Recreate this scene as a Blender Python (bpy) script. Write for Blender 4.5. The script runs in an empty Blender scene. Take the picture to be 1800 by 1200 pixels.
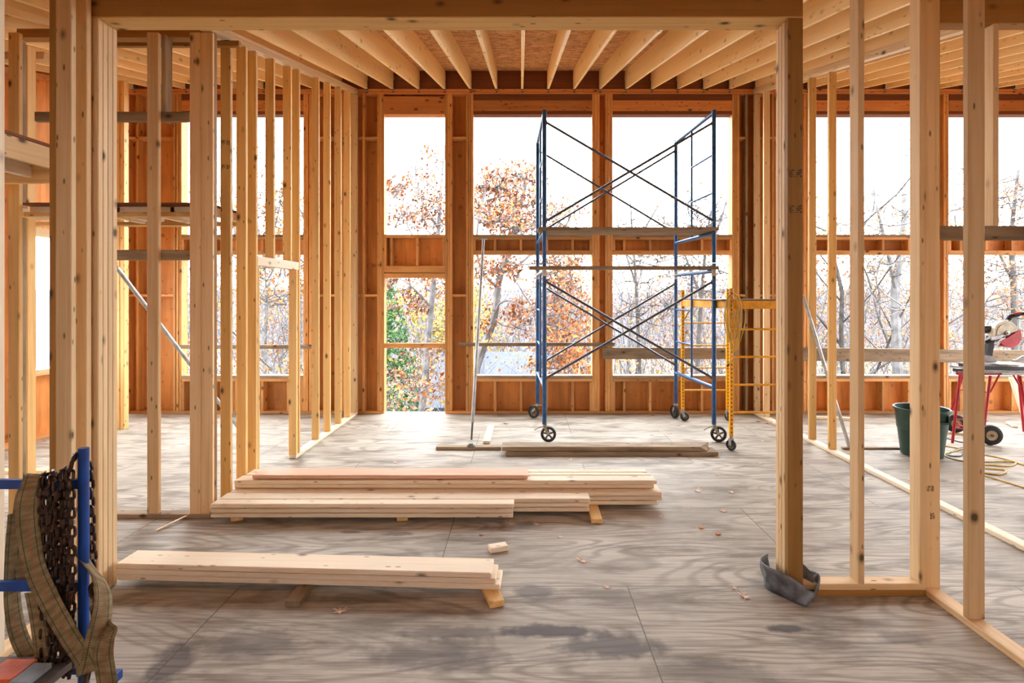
import bpy, math, random
from mathutils import Vector, Matrix
R = random.Random(7)
S = bpy.context.scene
COL = S.collection

# ------------------------------------------------------------------ camera, sky, exposure
F, CX, CY, H = 925.0, 916.0, 520.0, 1.83          # focal length in px, principal point, eye height
cam = bpy.data.cameras.new('camera'); camo = bpy.data.objects.new('camera', cam); COL.objects.link(camo)
cam.sensor_width = 36; cam.lens = F / 1800 * 36
cam.shift_x = -(CX - 900) / 1800; cam.shift_y = -(600 - CY) / 1800
cam.clip_start = .05; cam.clip_end = 2000
camo.location = (0, 0, H); camo.rotation_euler = (math.pi / 2, 0, 0)
S.camera = camo
W = bpy.data.worlds.new('sky'); S.world = W; W.use_nodes = True
bgn = W.node_tree.nodes['Background']
bgn.inputs[0].default_value = (.93, .97, 1.0, 1); bgn.inputs[1].default_value = 3.0
S.view_settings.view_transform = 'Standard'; S.view_settings.look = 'None'
S.view_settings.exposure = 2.34; S.view_settings.gamma = 1; S.view_settings.use_curve_mapping = False
S.cycles.max_bounces = 14; S.cycles.diffuse_bounces = 12; S.cycles.use_denoising = True
S.cycles.caustics_reflective = False; S.cycles.caustics_refractive = False

def X(px, Y): return (px - CX) * Y / F
def Z(py, Y): return H - (py - CY) * Y / F
def YF(py, z=0): return (H - z) * F / (py - CY)
def at(px, py, z=0):
    Y = YF(py, z); return Vector((X(px, Y), Y, z))
SL = .249
def ZR(Y): return 3.005 + SL * Y                   # underside of the roof joists

# ------------------------------------------------------------------ materials
def newmat(name, rough=.7, metal=0, col=(.5, .5, .5), spec=.3):
    m = bpy.data.materials.new(name); m.use_nodes = True
    b = m.node_tree.nodes['Principled BSDF']
    b.inputs['Base Color'].default_value = (*col, 1); b.inputs['Roughness'].default_value = rough
    b.inputs['Metallic'].default_value = metal; b.inputs['Specular IOR Level'].default_value = spec
    return m, m.node_tree.nodes, m.node_tree.links, b
def N(ns, t, **k):
    n = ns.new(t)
    for a, v in k.items(): setattr(n, a, v)
    return n
def mixc(ns, ls, fac, a, b, mode='MIX'):
    n = N(ns, 'ShaderNodeMix', data_type='RGBA', blend_type=mode)
    for i, v in ((0, fac), (6, a), (7, b)):
        if hasattr(v, 'links'): ls.new(v, n.inputs[i])
        elif i == 0: n.inputs[0].default_value = v
        else: n.inputs[i].default_value = (*v, 1)
    return n.outputs[2]
def mth(ns, ls, op, a, b=0.0):
    n = N(ns, 'ShaderNodeMath', operation=op)
    for i, v in enumerate((a, b)):
        if hasattr(v, 'links'): ls.new(v, n.inputs[i])
        else: n.inputs[i].default_value = v
    return n.outputs[0]
def mp(ns, ls, v, sc, loc=(0, 0, 0)):
    n = N(ns, 'ShaderNodeMapping'); ls.new(v, n.inputs[0]); n.inputs[3].default_value = sc; n.inputs[1].default_value = loc
    return n.outputs[0]
def ramp(ns, ls, v, stops):
    n = N(ns, 'ShaderNodeValToRGB'); ls.new(v, n.inputs[0]); e = n.color_ramp.elements
    e[0].position, e[0].color = stops[0][0], (*[stops[0][1]] * 3, 1)
    e[1].position, e[1].color = stops[-1][0], (*[stops[-1][1]] * 3, 1)
    for p, c in stops[1:-1]:
        q = e.new(p); q.color = (c, c, c, 1)
    return n.outputs[0]
def bump(ns, ls, b, h, s, d=.002):
    n = N(ns, 'ShaderNodeBump'); n.inputs['Strength'].default_value = s; n.inputs['Distance'].default_value = d
    ls.new(h, n.inputs['Height']); ls.new(n.outputs[0], b.inputs['Normal'])

def wood(name, base, dark, knots=1.0, rough=.62, weather=0.0, vary=.22, grain=.55):
    m, ns, ls, b = newmat(name, rough)
    g = N(ns, 'ShaderNodeAttribute', attribute_name='gc').outputs['Vector']
    n1 = N(ns, 'ShaderNodeTexNoise'); ls.new(mp(ns, ls, g, (1.1, 30, 30)), n1.inputs['Vector']); n1.inputs['Scale'].default_value = 1; n1.inputs['Detail'].default_value = 4; n1.inputs['Distortion'].default_value = .6
    n2 = N(ns, 'ShaderNodeTexNoise'); ls.new(mp(ns, ls, g, (.8, 7, 7)), n2.inputs['Vector']); n2.inputs['Scale'].default_value = 1; n2.inputs['Detail'].default_value = 2
    c = mixc(ns, ls, mth(ns, ls, 'MULTIPLY', ramp(ns, ls, n1.outputs[0], [(.42, 0), (.68, 1)]), grain), base, dark)
    c = mixc(ns, ls, mth(ns, ls, 'MULTIPLY', ramp(ns, ls, n2.outputs[0], [(.35, 0), (.7, 1)]), .35), c, tuple(x * .86 for x in base))
    if weather:
        n3 = N(ns, 'ShaderNodeTexNoise'); ls.new(mp(ns, ls, g, (2, 9, 9)), n3.inputs['Vector']); n3.inputs['Scale'].default_value = 1.3; n3.inputs['Detail'].default_value = 5
        c = mixc(ns, ls, mth(ns, ls, 'MULTIPLY', ramp(ns, ls, n3.outputs[0], [(.4, 0), (.62, 1)]), weather), c, (.06, .045, .03))
    v = N(ns, 'ShaderNodeTexVoronoi'); ls.new(mp(ns, ls, g, (5.2, 9, 9)), v.inputs['Vector']); v.inputs['Scale'].default_value = 1
    sp = N(ns, 'ShaderNodeSeparateColor'); ls.new(v.outputs['Color'], sp.inputs[0])
    gate = ramp(ns, ls, sp.outputs[0], [(.58, 0), (.62, 1)])
    kn = ramp(ns, ls, v.outputs['Distance'], [(.09, 1), (.16, .4), (.26, 0)])
    c = mixc(ns, ls, mth(ns, ls, 'MULTIPLY', mth(ns, ls, 'MULTIPLY', gate, kn), .92 * knots), c, (.06, .028, .012))
    v2 = N(ns, 'ShaderNodeTexVoronoi'); ls.new(mp(ns, ls, g, (9, 26, 26), (3, 1, 2)), v2.inputs['Vector']); v2.inputs['Scale'].default_value = 1
    sp2 = N(ns, 'ShaderNodeSeparateColor'); ls.new(v2.outputs['Color'], sp2.inputs[0])
    c = mixc(ns, ls, mth(ns, ls, 'MULTIPLY', mth(ns, ls, 'MULTIPLY', ramp(ns, ls, sp2.outputs[1], [(.72, 0), (.78, 1)]), ramp(ns, ls, v2.outputs['Distance'], [(.12, 1), (.22, 0)])), .75 * knots), c, (.07, .035, .015))
    oi = N(ns, 'ShaderNodeObjectInfo')
    hv = N(ns, 'ShaderNodeHueSaturation')
    mr = N(ns, 'ShaderNodeMapRange'); ls.new(oi.outputs['Random'], mr.inputs[0]); mr.inputs[3].default_value = 1 - vary; mr.inputs[4].default_value = 1 + vary * .5
    ls.new(mr.outputs[0], hv.inputs['Value']); ls.new(c, hv.inputs['Color'])
    ls.new(hv.outputs[0], b.inputs['Base Color'])
    bump(ns, ls, b, n1.outputs[0], .25)
    return m

M = {}
M['pine'] = wood('pale_pine', (.82, .61, .35), (.62, .38, .16))
M['spruce'] = wood('warm_spruce', (.82, .55, .23), (.62, .34, .10))
M['plank'] = wood('new_plank', (.88, .76, .58), (.72, .54, .34), knots=.8, vary=.08, grain=.4)
M['redplank'] = wood('reddish_plank', (.78, .50, .35), (.55, .27, .14), knots=.3, vary=.02)
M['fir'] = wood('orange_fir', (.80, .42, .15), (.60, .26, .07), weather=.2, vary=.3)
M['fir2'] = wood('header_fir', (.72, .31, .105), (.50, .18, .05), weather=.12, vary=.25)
M['jst'] = wood('joist_wood', (.97, .73, .36), (.90, .56, .21), knots=.55, vary=.12, grain=.45)
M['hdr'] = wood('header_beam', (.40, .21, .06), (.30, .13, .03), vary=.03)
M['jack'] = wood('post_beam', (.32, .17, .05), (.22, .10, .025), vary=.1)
M['old'] = wood('weathered_board', (.42, .315, .21), (.25, .17, .10), weather=.42, vary=.2, rough=.8)
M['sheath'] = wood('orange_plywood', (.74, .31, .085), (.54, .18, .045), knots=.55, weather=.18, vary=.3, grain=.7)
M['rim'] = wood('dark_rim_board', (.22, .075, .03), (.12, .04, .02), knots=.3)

def simple(name, col, rough=.5, metal=0, nscale=12, var=.25, spec=.4):
    m, ns, ls, b = newmat(name, rough, metal, col, spec)
    tc = N(ns, 'ShaderNodeTexCoord'); n = N(ns, 'ShaderNodeTexNoise'); ls.new(tc.outputs['Object'], n.inputs['Vector']); n.inputs['Scale'].default_value = nscale; n.inputs['Detail'].default_value = 4
    ls.new(mixc(ns, ls, ramp(ns, ls, n.outputs[0], [(.35, 0), (.65, 1)]), tuple(x * (1 - var) for x in col), tuple(min(1, x * (1 + var * .5)) for x in col)), b.inputs['Base Color'])
    return m
M['blue'] = simple('blue_scaffold_paint', (.025, .10, .26), .35, .2)
M['bluecart'] = simple('blue_rack_paint', (.006, .055, .27), .4)
M['bracegrey'] = simple('worn_brace_steel', (.085, .095, .125), .4, .4)
M['yellow'] = simple('yellow_scaffold_paint', (.80, .38, .015), .4)
M['galv'] = simple('galvanised_steel', (.45, .48, .5), .4, .7)
M['hanger'] = simple('grey_hanger_steel', (.16, .16, .13), .5, .5)
M['cast'] = simple('dirty_caster_steel', (.38, .35, .27), .5, .5, 30, .5)
M['rubber'] = simple('black_rubber', (.018, .018, .02), .6)
M['rimgrey'] = simple('grey_wheel_rim', (.14, .13, .12), .5, .3)
M['rimcream'] = simple('cream_wheel_rim', (.62, .5, .34), .5)
M['cordy'] = simple('yellow_cord', (.66, .44, .09), .45)
M['cordk'] = simple('black_cord', (.02, .03, .05), .45)
M['green'] = simple('dark_green_plastic', (.012, .045, .035), .35)
M['chain'] = simple('rusty_chain', (.065, .036, .026), .38, .65, 40, .6)
M['red'] = simple('red_stand_paint', (.42, .012, .025), .4)
M['redguard'] = simple('red_blade_guard', (.55, .03, .045), .4)
M['cream'] = simple('cream_saw_housing', (.68, .66, .52), .4)
M['black'] = simple('black_plastic', (.02, .022, .025), .4)
M['alu'] = simple('grey_aluminium', (.42, .42, .43), .35, .6)
M['sawtable'] = simple('saw_table_grey', (.23, .21, .2), .45, .4)
M['ink'] = simple('stamp_ink', (.06, .045, .04), .8)
M['membrane'] = simple('grey_membrane', (.15, .165, .19), .38, .2, 14, .6)
M['deckm'] = simple('cart_deck', (.12, .10, .09), .5)
M['orange'] = simple('orange_plastic', (.75, .12, .03), .5)
M['chipm'] = simple('orange_chip', (.80, .36, .13), .7)
M['greyblue'] = simple('grey_blue_card', (.3, .36, .4), .6)
M['sticker'] = simple('white_sticker', (.62, .58, .5), .6)
for i, c in enumerate([(.26, .072, .006), (.32, .125, .012), (.12, .034, .012), (.30, .13, .055), (.36, .20, .015)]):
    M['leaf%d' % i] = simple('leaf_%s' % ['orange', 'amber', 'russet', 'peach', 'gold'][i], c, .6, 0, 3, .35)
M['dryleaf'] = simple('dry_leaf', (.72, .55, .43), .7, 0, 30, .4)
M['redleaf'] = simple('red_brown_leaf', (.28, .07, .03), .7, 0, 30, .4)
M['bark'] = simple('grey_bark', (.062, .058, .055), .85, 0, 5, .5)
M['birch'] = simple('pale_bark', (.13, .13, .135), .85, 0, 4, .45)
M['twig'] = simple('pale_twigs', (.10, .103, .115), .85, 0, 3, .3)
M['pinegreen'] = simple('green_needles', (.035, .10, .022), .7, 0, 3, .4)
M['yellowgreen'] = simple('yellow_green_leaves', (.20, .18, .02), .7, 0, 3, .3)
M['shed'] = simple('blue_grey_shingles', (.026, .034, .055), .6, 0, 6, .35)
M['shedwall'] = simple('pale_siding', (.07, .07, .07), .7)
M['hill'] = simple('hazed_wooded_hill', (.075, .085, .12), .9, 0, .05, .25)  # blue haze of distance mixed into the hill colour
M['litter'] = simple('leaf_litter', (.20, .16, .12), .9, 0, 2.5, .45)

# webbing: tan strap with a dark stitch line
m, ns, ls, b = newmat('tan_webbing', .85)
g = N(ns, 'ShaderNodeAttribute', attribute_name='gc').outputs['Vector']
sx = N(ns, 'ShaderNodeSeparateXYZ'); ls.new(g, sx.inputs[0])
a1 = mth(ns, ls, 'ABSOLUTE', mth(ns, ls, 'SUBTRACT', mth(ns, ls, 'ABSOLUTE', sx.outputs[1]), .6))
dash = mth(ns, ls, 'GREATER_THAN', mth(ns, ls, 'FRACT', mth(ns, ls, 'MULTIPLY', sx.outputs[0], 110)), .35)
st = mth(ns, ls, 'MULTIPLY', mth(ns, ls, 'LESS_THAN', a1, .05), dash)
rd = mth(ns, ls, 'LESS_THAN', mth(ns, ls, 'ABSOLUTE', sx.outputs[1]), .05)
nn = N(ns, 'ShaderNodeTexNoise'); ls.new(mp(ns, ls, g, (26, .3, 1)), nn.inputs['Vector']); nn.inputs['Scale'].default_value = 2.0; nn.inputs['Detail'].default_value = 4
c = mixc(ns, ls, ramp(ns, ls, nn.outputs[0], [(.35, 0), (.65, 1)]), (.15, .112, .055), (.26, .195, .105))
c = mixc(ns, ls, mth(ns, ls, 'MULTIPLY', rd, .5), c, (.4, .07, .03)); c = mixc(ns, ls, st, c, (.03, .025, .02))
ls.new(c, b.inputs['Base Color']); M['web'] = m

# yellow perforated post
m, ns, ls, b = newmat('yellow_perforated_post', .4)
g = N(ns, 'ShaderNodeAttribute', attribute_name='gl').outputs['Vector']
sx = N(ns, 'ShaderNodeSeparateXYZ'); ls.new(g, sx.inputs[0])
u = mth(ns, ls, 'SUBTRACT', mth(ns, ls, 'FRACT', mth(ns, ls, 'MULTIPLY', sx.outputs[0], 20)), .5)
u = mth(ns, ls, 'MULTIPLY', u, .05)
d = mth(ns, ls, 'SQRT', mth(ns, ls, 'ADD', mth(ns, ls, 'MULTIPLY', u, u), mth(ns, ls, 'MULTIPLY', sx.outputs[1], sx.outputs[1])))
ls.new(mixc(ns, ls, mth(ns, ls, 'LESS_THAN', d, .0085), (.80, .38, .015), (.02, .015, .01)), b.inputs['Base Color']); M['perf'] = m

# OSB roof deck
m, ns, ls, b = newmat('osb_roof_deck', .75)
tc = N(ns, 'ShaderNodeTexCoord')
def osb(sc, w):
    v = N(ns, 'ShaderNodeTexVoronoi'); nz = N(ns, 'ShaderNodeTexNoise'); ls.new(tc.outputs['Object'], nz.inputs['Vector']); nz.inputs['Scale'].default_value = 6
    av = N(ns, 'ShaderNodeVectorMath', operation='ADD'); sv = N(ns, 'ShaderNodeVectorMath', operation='SCALE'); ls.new(nz.outputs['Color'], sv.inputs[0]); sv.inputs['Scale'].default_value = .06
    ls.new(tc.outputs['Object'], av.inputs[0]); ls.new(sv.outputs[0], av.inputs[1])
    ls.new(mp(ns, ls, av.outputs[0], sc), v.inputs['Vector']); v.inputs['Scale'].default_value = w
    s = N(ns, 'ShaderNodeSeparateColor'); ls.new(v.outputs['Color'], s.inputs[0]); return s.outputs[0], v.outputs['Distance']
r1, d1 = osb((1, 3.6, 3), 9); r2, d2 = osb((1.3, 7, 3), 16)
c = mixc(ns, ls, r1, (.52, .26, .10), (.80, .46, .20)); c = mixc(ns, ls, mth(ns, ls, 'MULTIPLY', mth(ns, ls, 'GREATER_THAN', r2, .72), .7), c, (.17, .065, .025))
ls.new(c, b.inputs['Base Color']); bump(ns, ls, b, r2, .4); M['osb'] = m

# plywood subfloor
m, ns, ls, b = newmat('plywood_subfloor', .6, spec=.22)
tc = N(ns, 'ShaderNodeTexCoord'); P = tc.outputs['Object']
br = N(ns, 'ShaderNodeTexBrick'); ls.new(mp(ns, ls, P, (1, 1, 1), (.55, .34, 0)), br.inputs['Vector'])
br.inputs['Scale'].default_value = 1; br.inputs['Brick Width'].default_value = 2.44; br.inputs['Row Height'].default_value = 1.22; br.inputs['Mortar Size'].default_value = .0035
br.inputs['Color1'].default_value = (0, 0, 0, 1); br.inputs['Color2'].default_value = (1, 1, 1, 1); br.inputs['Mortar'].default_value = (.5, .5, .5, 1)
br.offset = .5
off = N(ns, 'ShaderNodeVectorMath', operation='SCALE'); ls.new(br.outputs['Color'], off.inputs[0]); off.inputs['Scale'].default_value = 7.3
ad = N(ns, 'ShaderNodeVectorMath', operation='ADD'); ls.new(P, ad.inputs[0]); ls.new(off.outputs[0], ad.inputs[1]); PP = ad.outputs[0]
n1 = N(ns, 'ShaderNodeTexNoise'); ls.new(mp(ns, ls, PP, (.55, 2.6, 1)), n1.inputs['Vector']); n1.inputs['Scale'].default_value = 1; n1.inputs['Detail'].default_value = 1.2; n1.inputs['Roughness'].default_value = .35
rings = mth(ns, ls, 'SINE', mth(ns, ls, 'MULTIPLY', n1.outputs[0], 120))
rg = N(ns, 'ShaderNodeMapRange'); ls.new(rings, rg.inputs[0]); rg.inputs[1].default_value = .0; rg.inputs[2].default_value = 1
n2 = N(ns, 'ShaderNodeTexNoise'); ls.new(mp(ns, ls, PP, (2.6, 75, 1)), n2.inputs['Vector']); n2.inputs['Scale'].default_value = 1; n2.inputs['Detail'].default_value = 5
n3 = N(ns, 'ShaderNodeTexNoise'); ls.new(mp(ns, ls, P, (.9, 1.5, 1)), n3.inputs['Vector']); n3.inputs['Scale'].default_value = 1; n3.inputs['Detail'].default_value = 5; n3.inputs['Roughness'].default_value = .62
n4 = N(ns, 'ShaderNodeTexNoise'); ls.new(mp(ns, ls, P, (1.3, 4.2, 1), (4, 2, 0)), n4.inputs['Vector']); n4.inputs['Scale'].default_value = 1.2; n4.inputs['Detail'].default_value = 6; n4.inputs['Roughness'].default_value = .6
c = mixc(ns, ls, ramp(ns, ls, n3.outputs[0], [(.36, 0), (.66, 1)]), (.37, .335, .28), (.56, .52, .45))
c = mixc(ns, ls, mth(ns, ls, 'MULTIPLY', rg.outputs[0], ramp(ns, ls, n3.outputs[0], [(.38, .12), (.62, .62)])), c, (.17, .135, .10))
c = mixc(ns, ls, mth(ns, ls, 'MULTIPLY', ramp(ns, ls, n2.outputs[0], [(.47, 0), (.64, 1)]), .5), c, (.17, .135, .10))
c = mixc(ns, ls, mth(ns, ls, 'MULTIPLY', ramp(ns, ls, n4.outputs[0], [(.49, 0), (.64, 1)]), .66), c, (.115, .09, .068))
# dark stains near the doorway, some enlarged so foreground shade sits in the colour
def stain_shade(c, x, y, rx, ry, colr, k):
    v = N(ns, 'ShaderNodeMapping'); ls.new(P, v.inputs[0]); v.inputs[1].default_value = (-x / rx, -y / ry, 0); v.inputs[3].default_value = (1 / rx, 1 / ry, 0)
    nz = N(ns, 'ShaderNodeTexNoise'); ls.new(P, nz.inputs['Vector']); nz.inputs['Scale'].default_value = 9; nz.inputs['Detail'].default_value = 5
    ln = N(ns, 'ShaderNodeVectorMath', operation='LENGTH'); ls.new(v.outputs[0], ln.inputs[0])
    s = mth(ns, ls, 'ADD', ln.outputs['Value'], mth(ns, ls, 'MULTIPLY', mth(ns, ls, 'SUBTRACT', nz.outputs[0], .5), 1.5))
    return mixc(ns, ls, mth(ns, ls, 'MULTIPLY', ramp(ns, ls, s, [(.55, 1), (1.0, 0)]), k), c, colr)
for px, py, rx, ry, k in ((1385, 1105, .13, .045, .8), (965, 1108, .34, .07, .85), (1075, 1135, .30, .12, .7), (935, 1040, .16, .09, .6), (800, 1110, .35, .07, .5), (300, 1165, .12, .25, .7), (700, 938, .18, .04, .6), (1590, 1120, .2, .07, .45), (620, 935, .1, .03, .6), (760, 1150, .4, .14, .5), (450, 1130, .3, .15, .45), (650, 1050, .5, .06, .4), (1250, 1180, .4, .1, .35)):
    p = at(px, py); c = stain_shade(c, p.x, p.y, rx, ry, (.055, .045, .05), k)
c = mixc(ns, ls, mth(ns, ls, 'MULTIPLY', br.outputs['Fac'], .8), c, (.09, .07, .055))
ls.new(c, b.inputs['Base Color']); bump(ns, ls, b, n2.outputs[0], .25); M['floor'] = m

# ------------------------------------------------------------------ mesh helpers
def link(name, verts, faces, mat, parent=None, gc=None, gl=None, smooth=False, origin=None):
    me = bpy.data.meshes.new(name)
    if origin is None:
        lo = [min(v[i] for v in verts) for i in range(3)]; hi = [max(v[i] for v in verts) for i in range(3)]
        origin = Vector(((lo[0] + hi[0]) / 2, (lo[1] + hi[1]) / 2, lo[2]))
    o = bpy.data.objects.new(name, me)
    me.from_pydata([(v[0] - origin[0], v[1] - origin[1], v[2] - origin[2]) for v in verts], [], faces)
    if gc:
        a = me.attributes.new('gc', 'FLOAT_VECTOR', 'POINT'); a.data.foreach_set('vector', [x for v in gc for x in v])
    if gl:
        a = me.attributes.new('gl', 'FLOAT_VECTOR', 'POINT'); a.data.foreach_set('vector', [x for v in gl for x in v])
    if isinstance(mat, (list, tuple)):
        for k in mat: me.materials.append(M[k])
    else: me.materials.append(M[mat])
    if smooth: me.shade_smooth()
    COL.objects.link(o)
    if parent is not None:
        o.parent = parent; w = parent.location.copy(); q = parent.parent
        while q is not None: w += q.location; q = q.parent
        o.location = Vector(origin) - w
    else: o.location = origin
    return o
def tag(o, label, cat, group=None):
    o['label'] = label; o['category'] = cat
    if group: o['group'] = group
    return o
def thing(name, label, cat, loc=(0, 0, 0), group=None):
    o = bpy.data.objects.new(name, None); COL.objects.link(o); o.location = loc; o.empty_display_size = .1
    return tag(o, label, cat, group)
def struct(name, loc=(0, 0, 0)):
    o = bpy.data.objects.new(name, None); COL.objects.link(o); o.location = loc; o['kind'] = 'structure'; return o

def boxgeo(dx, dy, dz, ch):
    """chamfered box centred on 0"""
    hx, hy, hz = dx / 2, dy / 2, dz / 2; ch = min(ch, hx * .4, hy * .4, hz * .4)
    vs = []; idx = {}
    for sx in (-1, 1):
        for sy in (-1, 1):
            for sz in (-1, 1):
                for k in range(3):
                    h = [hx, hy, hz]; s = (sx, sy, sz)
                    v = [s[i] * (h[i] - (0 if i == k else ch)) for i in range(3)]
                    idx[(sx, sy, sz, k)] = len(vs); vs.append(v)
    fs = []
    def q(a): fs.append(a)
    for k in range(3):
        i, j = [(1, 2), (2, 0), (0, 1)][k]
        for s in (-1, 1):
            L = []
            for (a, b_) in ((-1, -1), (1, -1), (1, 1), (-1, 1)):
                t = [0, 0, 0]; t[k] = s; t[i] = a; t[j] = b_; L.append(idx[(*t, k)])
            q(L if s > 0 else L[::-1])
    for k in range(3):          # edges parallel to axis k
        i, j = [(1, 2), (2, 0), (0, 1)][k]
        for a in (-1, 1):
            for b_ in (-1, 1):
                t0 = [0, 0, 0]; t0[k] = -1; t0[i] = a; t0[j] = b_; t1 = t0[:]; t1[k] = 1
                L = [idx[(*t0, i)], idx[(*t0, j)], idx[(*t1, j)], idx[(*t1, i)]]
                q(L if a * b_ > 0 else L[::-1])
    for sx in (-1, 1):
        for sy in (-1, 1):
            for sz in (-1, 1):
                L = [idx[(sx, sy, sz, k)] for k in range(3)]
                q(L if sx * sy * sz > 0 else L[::-1])
    return vs, fs
def rotm(a, b, up):
    x = (b - a).normalized(); y = Vector(up).cross(x).normalized(); z = x.cross(y)
    return Matrix((x, y, z)).transposed()
def beam(name, a, b, w, h, mat, parent=None, up=(0, 0, 1), ch=.004, origin=None):
    """a board from a to b (centre line), w across, h along up"""
    a, b = Vector(a), Vector(b); L = (b - a).length; m3 = rotm(a, b, up); c = (a + b) / 2
    vs, fs = boxgeo(L, w, h, ch); o3 = Vector((R.uniform(-40, 40), R.uniform(-9, 9), R.uniform(-9, 9)))
    return link(name, [m3 @ Vector(v) + c for v in vs], fs, mat, parent, gc=[Vector(v) + o3 for v in vs], gl=vs, origin=origin)
def box(name, x0, x1, y0, y1, z0, z1, mat, parent=None, ch=.004):
    d = (x1 - x0, y1 - y0, z1 - z0); k = d.index(max(d)); c = Vector(((x0 + x1) / 2, (y0 + y1) / 2, (z0 + z1) / 2))
    vs, fs = boxgeo(*d, ch); i, j = (k + 1) % 3, (k + 2) % 3; o3 = Vector((R.uniform(-40, 40), R.uniform(-9, 9), R.uniform(-9, 9)))
    g = [Vector((v[k], v[i], v[j])) for v in vs]
    return link(name, [Vector(v) + c for v in vs], fs, mat, parent, gc=[v + o3 for v in g], gl=g)
def xbox(name, x0, x1, y0, y1, z0, z1, mat, parent=None):      # grain forced upright (sheathing)
    d = (x1 - x0, y1 - y0, z1 - z0); c = Vector(((x0 + x1) / 2, (y0 + y1) / 2, (z0 + z1) / 2))
    vs, fs = boxgeo(*d, .001); o3 = Vector((R.uniform(-40, 40), R.uniform(-9, 9), R.uniform(-9, 9)))
    return link(name, [Vector(v) + c for v in vs], fs, mat, parent, gc=[Vector((v[2], v[0] * .5, v[1] * .5)) + o3 for v in vs])

class MB:
    """collects several shapes into one mesh"""
    def __init__(s): s.v = []; s.f = []; s.mi = []
    def add(s, vs, fs, mi=0):
        n = len(s.v); s.v += [Vector(v) for v in vs]; s.f += [[i + n for i in f] for f in fs]; s.mi += [mi] * len(fs); return s
    def box(s, a, b_, ch=.001, mi=0):
        c = (Vector(a) + Vector(b_)) / 2; vs, fs = boxgeo(*[abs(b_[i] - a[i]) for i in range(3)], ch); return s.add([Vector(v) + c for v in vs], fs, mi)
    def bar(s, a, b_, w, h, up=(0, 0, 1), mi=0):
        a, b_ = Vector(a), Vector(b_); m3 = rotm(a, b_, up); vs, fs = boxgeo((b_ - a).length, w, h, .001); return s.add([m3 @ Vector(v) + (a + b_) / 2 for v in vs], fs, mi)
    def tube(s, pts, r, n=8, mi=0, cap=True, closed=False):
        pts = [Vector(p) for p in pts]; rs = r if isinstance(r, (list, tuple)) else [r] * len(pts)
        k = len(pts); ref = None; vs = []; fs = []
        for i, p in enumerate(pts):
            if closed: t = (pts[(i + 1) % k] - pts[i - 1]).normalized()
            else: t = (pts[min(i + 1, k - 1)] - pts[max(i - 1, 0)]).normalized()
            if ref is None: ref = Vector((0, 0, 1)) if abs(t.z) < .9 else Vector((1, 0, 0))
            u = (ref - t * ref.dot(t)).normalized(); w = t.cross(u); ref = u
            for j in range(n):
                an = 2 * math.pi * j / n; vs.append(p + (u * math.cos(an) + w * math.sin(an)) * rs[i])
        for i in range(k if closed else k - 1):
            a = i * n; b_ = ((i + 1) % k) * n
            for j in range(n): fs.append([a + j, a + (j + 1) % n, b_ + (j + 1) % n, b_ + j])
        if cap and not closed: fs.append(list(range(n))[::-1]); fs.append([(k - 1) * n + j for j in range(n)])
        return s.add(vs, fs, mi)
    def lathe(s, c, axis, prof, n=24, mi=0, cap=True):
        """prof = [(along, radius)]"""
        ax = Vector(axis).normalized(); u = ax.orthogonal().normalized(); w = ax.cross(u); vs = []; fs = []
        for (t, r) in prof:
            for j in range(n):
                an = 2 * math.pi * j / n; vs.append(Vector(c) + ax * t + (u * math.cos(an) + w * math.sin(an)) * r)
        for i in range(len(prof) - 1):
            for j in range(n): fs.append([i * n + j, i * n + (j + 1) % n, (i + 1) * n + (j + 1) % n, (i + 1) * n + j])
        if cap: fs.append(list(range(n))[::-1]); fs.append([(len(prof) - 1) * n + j for j in range(n)])
        return s.add(vs, fs, mi)
    def build(s, name, mat, parent=None, smooth=False, origin=None):
        o = link(name, s.v, s.f, mat, parent, smooth=False, origin=origin)
        o.data.polygons.foreach_set('material_index', s.mi)
        if smooth:
            o.data.shade_smooth(); md = None
            try: o.data.set_sharp_from_angle(angle=math.radians(40))
            except Exception: pass
        return o
def catmull(pts, n=6, closed=False):
    pts = [Vector(p) for p in pts]; k = len(pts); out = []
    for i in range(k if closed else k - 1):
        g = (lambda j: pts[j % k]) if closed else (lambda j: pts[max(0, min(k - 1, j))])
        p0, p1, p2, p3 = g(i - 1), g(i), g(i + 1), g(i + 2)
        for q in range(n):
            t = q / n
            out.append(.5 * ((2 * p1) + (p2 - p0) * t + (2 * p0 - 5 * p1 + 4 * p2 - p3) * t * t + (3 * p1 - p0 - 3 * p2 + p3) * t ** 3))
    if not closed: out.append(pts[-1])
    return out
T, D = .038, .089                                   # a two-by-four
def ordn(k): return ['first', 'second', 'third', 'fourth', 'fifth', 'sixth', 'seventh', 'eighth', 'ninth', 'tenth', 'eleventh', 'twelfth', 'thirteenth', 'fourteenth', 'fifteenth', 'sixteenth', 'seventeenth', 'eighteenth', 'nineteenth', 'twentieth', 'twenty-first', 'twenty-second', 'twenty-third', 'twenty-fourth', 'twenty-fifth'][k - 1]
def stamp(cx, y, cz, w, h, parent):                 # inked grade stamp on a face turned to the camera
    mb = MB(); r = random.Random(int(cx * 1000))
    for s in (-1, 1):
        x0 = cx + s * w * .27 - w * .2
        for i in range(5):
            for j in range(4):
                if r.random() < .72:
                    a = x0 + i * w * .085; z = cz - h / 2 + j * h / 4
                    mb.box((a, y - .0012, z), (a + w * .06, y - .0002, z + h * (.13 if r.random() < .5 else .2)), 0)
    mb.build('grade_stamp', 'ink', parent)

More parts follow.
